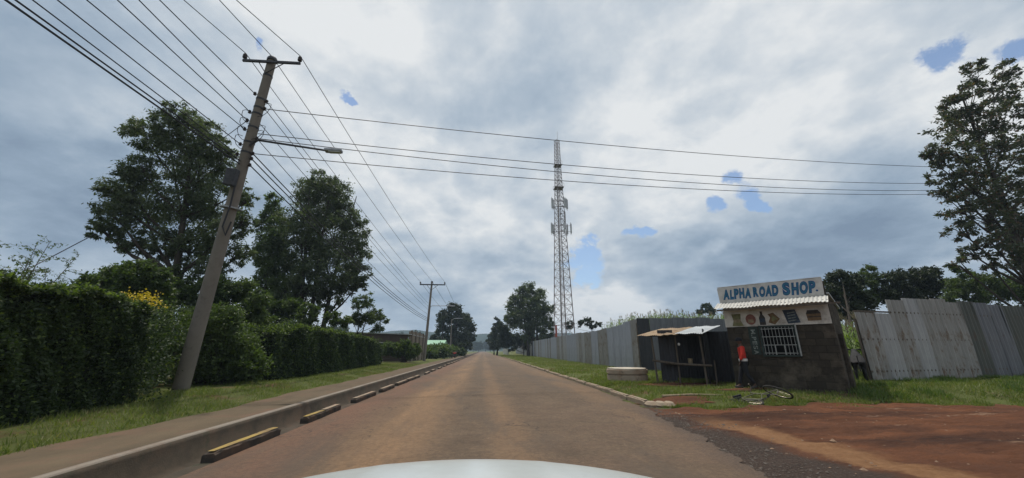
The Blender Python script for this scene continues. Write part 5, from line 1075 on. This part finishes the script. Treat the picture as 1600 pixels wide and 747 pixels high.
per = thing('person', 'person in a red jacket, black cap and dark trousers walking past the shop', 'person', (pp.x, pp.y, float(zg(pp.x, pp.y))), math.atan2(-pp.y, -pp.x) - R(90) - R(80))
# local: y forward (walking to the picture left), x right, z up; 1.63 m tall
Vb = [(0, 0, .88), (0, 0, 1.05), (0, .01, 1.25), (0, .0, 1.36), (0, .02, 1.43), (0, .03, 1.52), (0, .035, 1.58),
      (.15, 0, 1.33), (.20, -.05, 1.08), (.19, .05, .86), (-.15, 0, 1.33), (-.21, .03, 1.08), (-.18, .13, .87),
      (.09, .0, .82), (.10, .12, .47), (.10, .20, .09), (.10, .32, .04), (-.09, 0, .82), (-.10, -.02, .47), (-.10, -.22, .12), (-.10, -.12, .04)]
Eb = [(0, 1), (1, 2), (2, 3), (3, 4), (4, 5), (5, 6), (3, 7), (7, 8), (8, 9), (3, 10), (10, 11), (11, 12), (0, 13), (13, 14), (14, 15), (15, 16), (0, 17), (17, 18), (18, 19), (19, 20)]
Rb = [(.13, .09), (.125, .09), (.14, .095), (.11, .075), .05, .088, .078, .06, .045, .033, .06, .045, .033, .085, .055, .038, .035, .085, .055, .038, .035]
per.scale = (.92, .92, .92)
body = skin_mesh('body', Vb, Eb, Rb, MT['skin'], per)
# hands with fingers
def hand(w, d, side):
    w = Vector(w); d = Vector(d).normalized(); s = d.cross(Vector((0, 1, .1))).normalized() * side; V = [w, w + d * .06]; E_l = [(0, 1)]; Rr = [.025, .028]
    for k in range(4):
        o_ = s * (-.027 + .018 * k); l = (.06, .07, .065, .05)[k]; b = len(V); V += [w + d * .075 + o_, w + d * (.075 + l * .55) + o_ + Vector((0, .008, 0)), w + d * (.075 + l) + o_ + Vector((0, .022, 0))]; E_l += [(1, b), (b, b + 1), (b + 1, b + 2)]; Rr += [.0095, .009, .007]
    b = len(V); V += [w + d * .03 - s * .035, w + d * .07 - s * .045 + Vector((0, .02, 0))]; E_l += [(0, b), (b, b + 1)]; Rr += [.011, .009]
    skin_mesh('hand', V, E_l, Rr, MT['skin'], body, 1)
hand((.19, .05, .86), (0, .25, -1), 1); hand((-.18, .13, .87), (0, .3, -1), -1)
Vj = [(0, 0, .90), (0, 0, 1.05), (0, .01, 1.24), (0, .0, 1.37), (.155, 0, 1.33), (.205, -.05, 1.08), (.195, .04, .90), (-.155, 0, 1.33), (-.215, .03, 1.08), (-.185, .12, .91)]
skin_mesh('jacket', Vj, [(0, 1), (1, 2), (2, 3), (3, 4), (4, 5), (5, 6), (3, 7), (7, 8), (8, 9)], [(.16, .12), (.15, .115), (.165, .12), (.12, .09), .075, .062, .05, .075, .062, .05], MT['red'], per)
m = MB(); m.lathe([(.150, .86), (.165, .87), (.168, .95), (.155, .96)], (0, 0, 0), 20, Matrix(((1, 0, 0), (0, .80, 0), (0, 0, 1)))); m.build('hem', MT['wh'], per, True)
skin_mesh('trousers', [(0, 0, .90), (.09, .0, .80), (.10, .12, .47), (.10, .20, .12), (-.09, 0, .80), (-.10, -.02, .47), (-.10, -.21, .15)], [(0, 1), (1, 2), (2, 3), (0, 4), (4, 5), (5, 6)], [(.145, .11), .10, .072, .06, .10, .072, .06], MT['cloth'], per)
for s, y, z, a in ((1, .24, .04, 0), (-1, -.16, .05, .5)): m = MB(); m.box((s * .10, y, z), (.09, .26, .075), Matrix.Rotation(-a, 3, 'X')); m.build('shoe', MT['char'], per, bevel=.03)
m = MB(); m.lathe([(.098, 1.555), (.100, 1.60), (.085, 1.645), (.04, 1.665), (.01, 1.668)], (0, .035, 0), 18); m.box((0, .15, 1.56), (.13, .13, .014)); m.build('cap', MT['cloth'], per, True)
m = MB(); m.lathe([(.006, -.018), (.012, -.012), (.008, .012)], (0, .122, 1.52), 8); [m.lathe([(.004, -.006), (.010, 0), (.004, .006)], (s * .035, .112, 1.54), 8) for s in (-1, 1)]; [m.lathe([(.008, -.022), (.016, 0), (.008, .022)], (s * .088, .03, 1.52), 8) for s in (-1, 1)]; m.box((0, .116, 1.475), (.045, .012, .01)); m.build('face_features', MT['skin'], body, True)

cf = G(1349, 598, .25)
calf = thing('calf', 'black calf standing in the gap between the shop and the leaning fence', 'calf', (cf.x, cf.y, float(zg(cf.x, cf.y)) + .0), math.atan2(cf.y, cf.x) - R(90) + R(2))
Vc = [(0, 0, .76), (0, .35, .74), (0, .72, .78), (0, .95, .92), (0, 1.12, 1.02), (0, 1.32, .92), (.11, -.02, .62), (.12, .05, .42), (.12, -.06, .28), (.12, -.03, .03), (-.11, -.02, .62), (-.12, .02, .42), (-.12, -.09, .28), (-.12, -.06, .03),
      (.11, .68, .58), (.11, .70, .32), (.11, .69, .03), (-.11, .68, .58), (-.11, .72, .32), (-.11, .71, .03)]
Ec = [(0, 1), (1, 2), (2, 3), (3, 4), (4, 5), (0, 6), (6, 7), (7, 8), (8, 9), (0, 10), (10, 11), (11, 12), (12, 13), (2, 14), (14, 15), (15, 16), (2, 17), (17, 18), (18, 19)]
Rc = [(.17, .19), (.19, .22), (.16, .19), .11, .095, .055, .10, .065, .04, .034, .10, .065, .04, .034, .085, .045, .034, .085, .045, .034]
cb = skin_mesh('body', Vc, Ec, Rc, MT['fur'], calf)
m = MB(); m.tube([(0, -.16, .84), (0, -.22, .70), (0, -.20, .45), (0, -.21, .34)], [.022, .016, .014, .03], 6); m.build('tail', MT['fur'], calf, True)
for s in (-1, 1): m = MB(); m.tube([(s * .08, 1.10, 1.05), (s * .17, 1.07, 1.06), (s * .24, 1.06, 1.02)], [.02, .04, .012], 6); m.build('ear', MT['fur'], calf, True)

# ------------------------------------------------------------------ bicycle lying in the grass
bp = G(1192, 619, .2)
bk = thing('bicycle', 'old bicycle lying on its side in the grass in front of the shop', 'bicycle', (bp.x, bp.y, float(zg(bp.x, bp.y)) + .10), 0)
ba = R(14)
bk.rotation_euler = (R(1), R(-9), ba)
def flat(x, z, y=0): return Vector((x, -y, 0)) if False else Vector((x, z, y))   # bicycle plane is local x (length) / y (its height); local z is its width
def wheel(cx_, rot, name='wheel', cz=0):
    m = MB(); rm = Matrix.Rotation(rot, 3, 'Y'); c = Vector((cx_, 0, cz)); m.torus(c, .315, .020, rm, 36, 8); w = m.build(name, MT['rubber'], bk, True)
    m = MB(); m.torus(c, .292, .010, rm, 36, 6); m.bar(c + rm @ Vector((0, 0, -.04)), c + rm @ Vector((0, 0, .04)), .02)
    for k in range(18): a = k * math.pi / 9; m.bar(c + rm @ Vector((.02 * math.cos(a), .02 * math.sin(a), .02 * (-1) ** k)), c + rm @ Vector((.29 * math.cos(a + .15), .29 * math.sin(a + .15), 0)), .0022, 3)
    m.build('rim', MT['chrome'], w)
wheel(-.53, 0); wheel(.55, R(38), cz=.05)
bb = Vector((-.10, -.04, 0)); seat = Vector((-.25, .42, 0)); headt = Vector((.32, .48, 0)); headb = Vector((.36, .32, 0)); rear = Vector((-.53, 0, 0)); front = Vector((.55, 0, .05))
m = MB(); [m.bar(a, b, .015, 8) for a, b in ((bb, seat), (seat, headt), (bb, headb), (headt, headb), (bb, rear + Vector((0, 0, .04))), (bb, rear - Vector((0, 0, .04))), (seat, rear + Vector((0, 0, .04))), (seat, rear - Vector((0, 0, .04))))]; m.build('frame', MT['bike'], bk, True)
m = MB(); m.bar(headb, front + Vector((.03, .0, .06)), .011); m.bar(headb, front + Vector((-.03, 0, -.06)), .011); m.build('fork', MT['chrome'], bk, True)
m = MB(); m.tube([headt + Vector((-.02, .10, .24)), headt + Vector((.06, .12, .16)), headt + Vector((.02, .14, 0)), headt + Vector((.06, .12, -.20)), headt + Vector((-.02, .10, -.30))], .012, 7); m.bar(headt, headt + Vector((.02, .14, 0)), .013); m.build('handlebar', MT['chrome'], bk, True)
m = MB(); m.box(seat + Vector((.0, .12, 0)), (.26, .05, .13)); m.bar(seat, seat + Vector((0, .1, 0)), .012); m.build('saddle', MT['cloth'], bk, bevel=.02)
m = MB(); m.torus(bb, .09, .006, None, 24, 5); m.bar(bb, bb + Vector((.10, -.13, .06)), .01); m.bar(bb, bb + Vector((-.10, .13, -.06)), .01); m.box(bb + Vector((.10, -.13, .10)), (.09, .03, .06)); m.box(bb + Vector((-.10, .13, -.10)), (.09, .03, .06)); m.build('crank', MT['iron'], bk)
m = MB(); m.box(Vector((-.50, .38, 0)), (.40, .015, .13)); m.bar(Vector((-.65, .37, .05)), rear, .007); m.bar(Vector((-.65, .37, -.05)), rear, .007); m.build('carrier', MT['iron'], bk)
# a long stick lying by the kerb end
m = MB(); m.tube([(0, 0, .03), (.8, .02, .06), (1.75, .10, .03)], [.03, .026, .02], 7); o = m.build('fallen_branch', MT['tan'], None, True); o.location = (4.75, 10.25, .12); tag(o, 'thin pale branch lying in the grass beside the kerb end', 'branch')

# ------------------------------------------------------------------ the white car the picture was taken from: its bonnet
car = thing('white_car', 'white car bonnet in the middle of the bottom edge of the picture', 'car', (-.06, 0, 0))
def bz(x, y): return .985 + .0012 * math.exp(-((abs(x) - .42 + .1 * y) / .03) ** 2) - .155 * x * x - .045 * max(0, y - .75) ** 2 * 2 - .9 * max(0, y - 1.42) ** 2 - .6 * max(0, abs(x) - .68) ** 2
n1, n2 = 121, 31; V = [(x, y, bz(x, y)) for y in np.linspace(.55, 1.72, n2) for x in np.linspace(-.80, .80, n1)]
V += [(x, y, z - .015) for (x, y, z) in V]; idx = np.arange(n1 * n2).reshape(n2, n1); top_ = np.stack([idx[:-1, :-1], idx[:-1, 1:], idx[1:, 1:], idx[1:, :-1]], -1).reshape(-1, 4)
np_mesh('bonnet', V, np.concatenate([top_, top_[:, ::-1] + n1 * n2]), MT['white'], car, True)
m = MB(); m.prism([(-.86, .35), (.86, .35), (.84, .62), (.80, .78), (-.80, .78), (-.84, .62)], .60, 1.70); m.build('front_body', MT['white'], car, bevel=.04)
m = MB(); m.box((0, 1.78, .42), (1.66, .18, .28)); m.build('bumper', MT['white'], car, bevel=.06); m = MB(); m.box((0, 1.72, .66), (.8, .06, .14)); m.build('grille', MT['iron'], car)
for s in (-1, 1):
    m = MB(); m.box((s * .62, 1.70, .68), (.32, .12, .16)); m.build('headlight', MT['lens'], car, bevel=.04)
    m = MB(); m.torus((s * .74, 1.15, .31), .24, .075, Matrix.Rotation(R(90), 3, 'Y'), 28, 8); wh_ = m.build('wheel', MT['rubber'], car, True); m = MB(); m.lathe([(.20, -.06), (.20, .06)], (s * .74, 1.15, .31), 20, Matrix.Rotation(R(90), 3, 'Y')); m.build('rim', MT['galv'], wh_)

S.render.engine = 'CYCLES'
S.cycles.max_bounces = 5; S.cycles.diffuse_bounces = 2; S.cycles.transmission_bounces = 4; S.cycles.transparent_max_bounces = 4
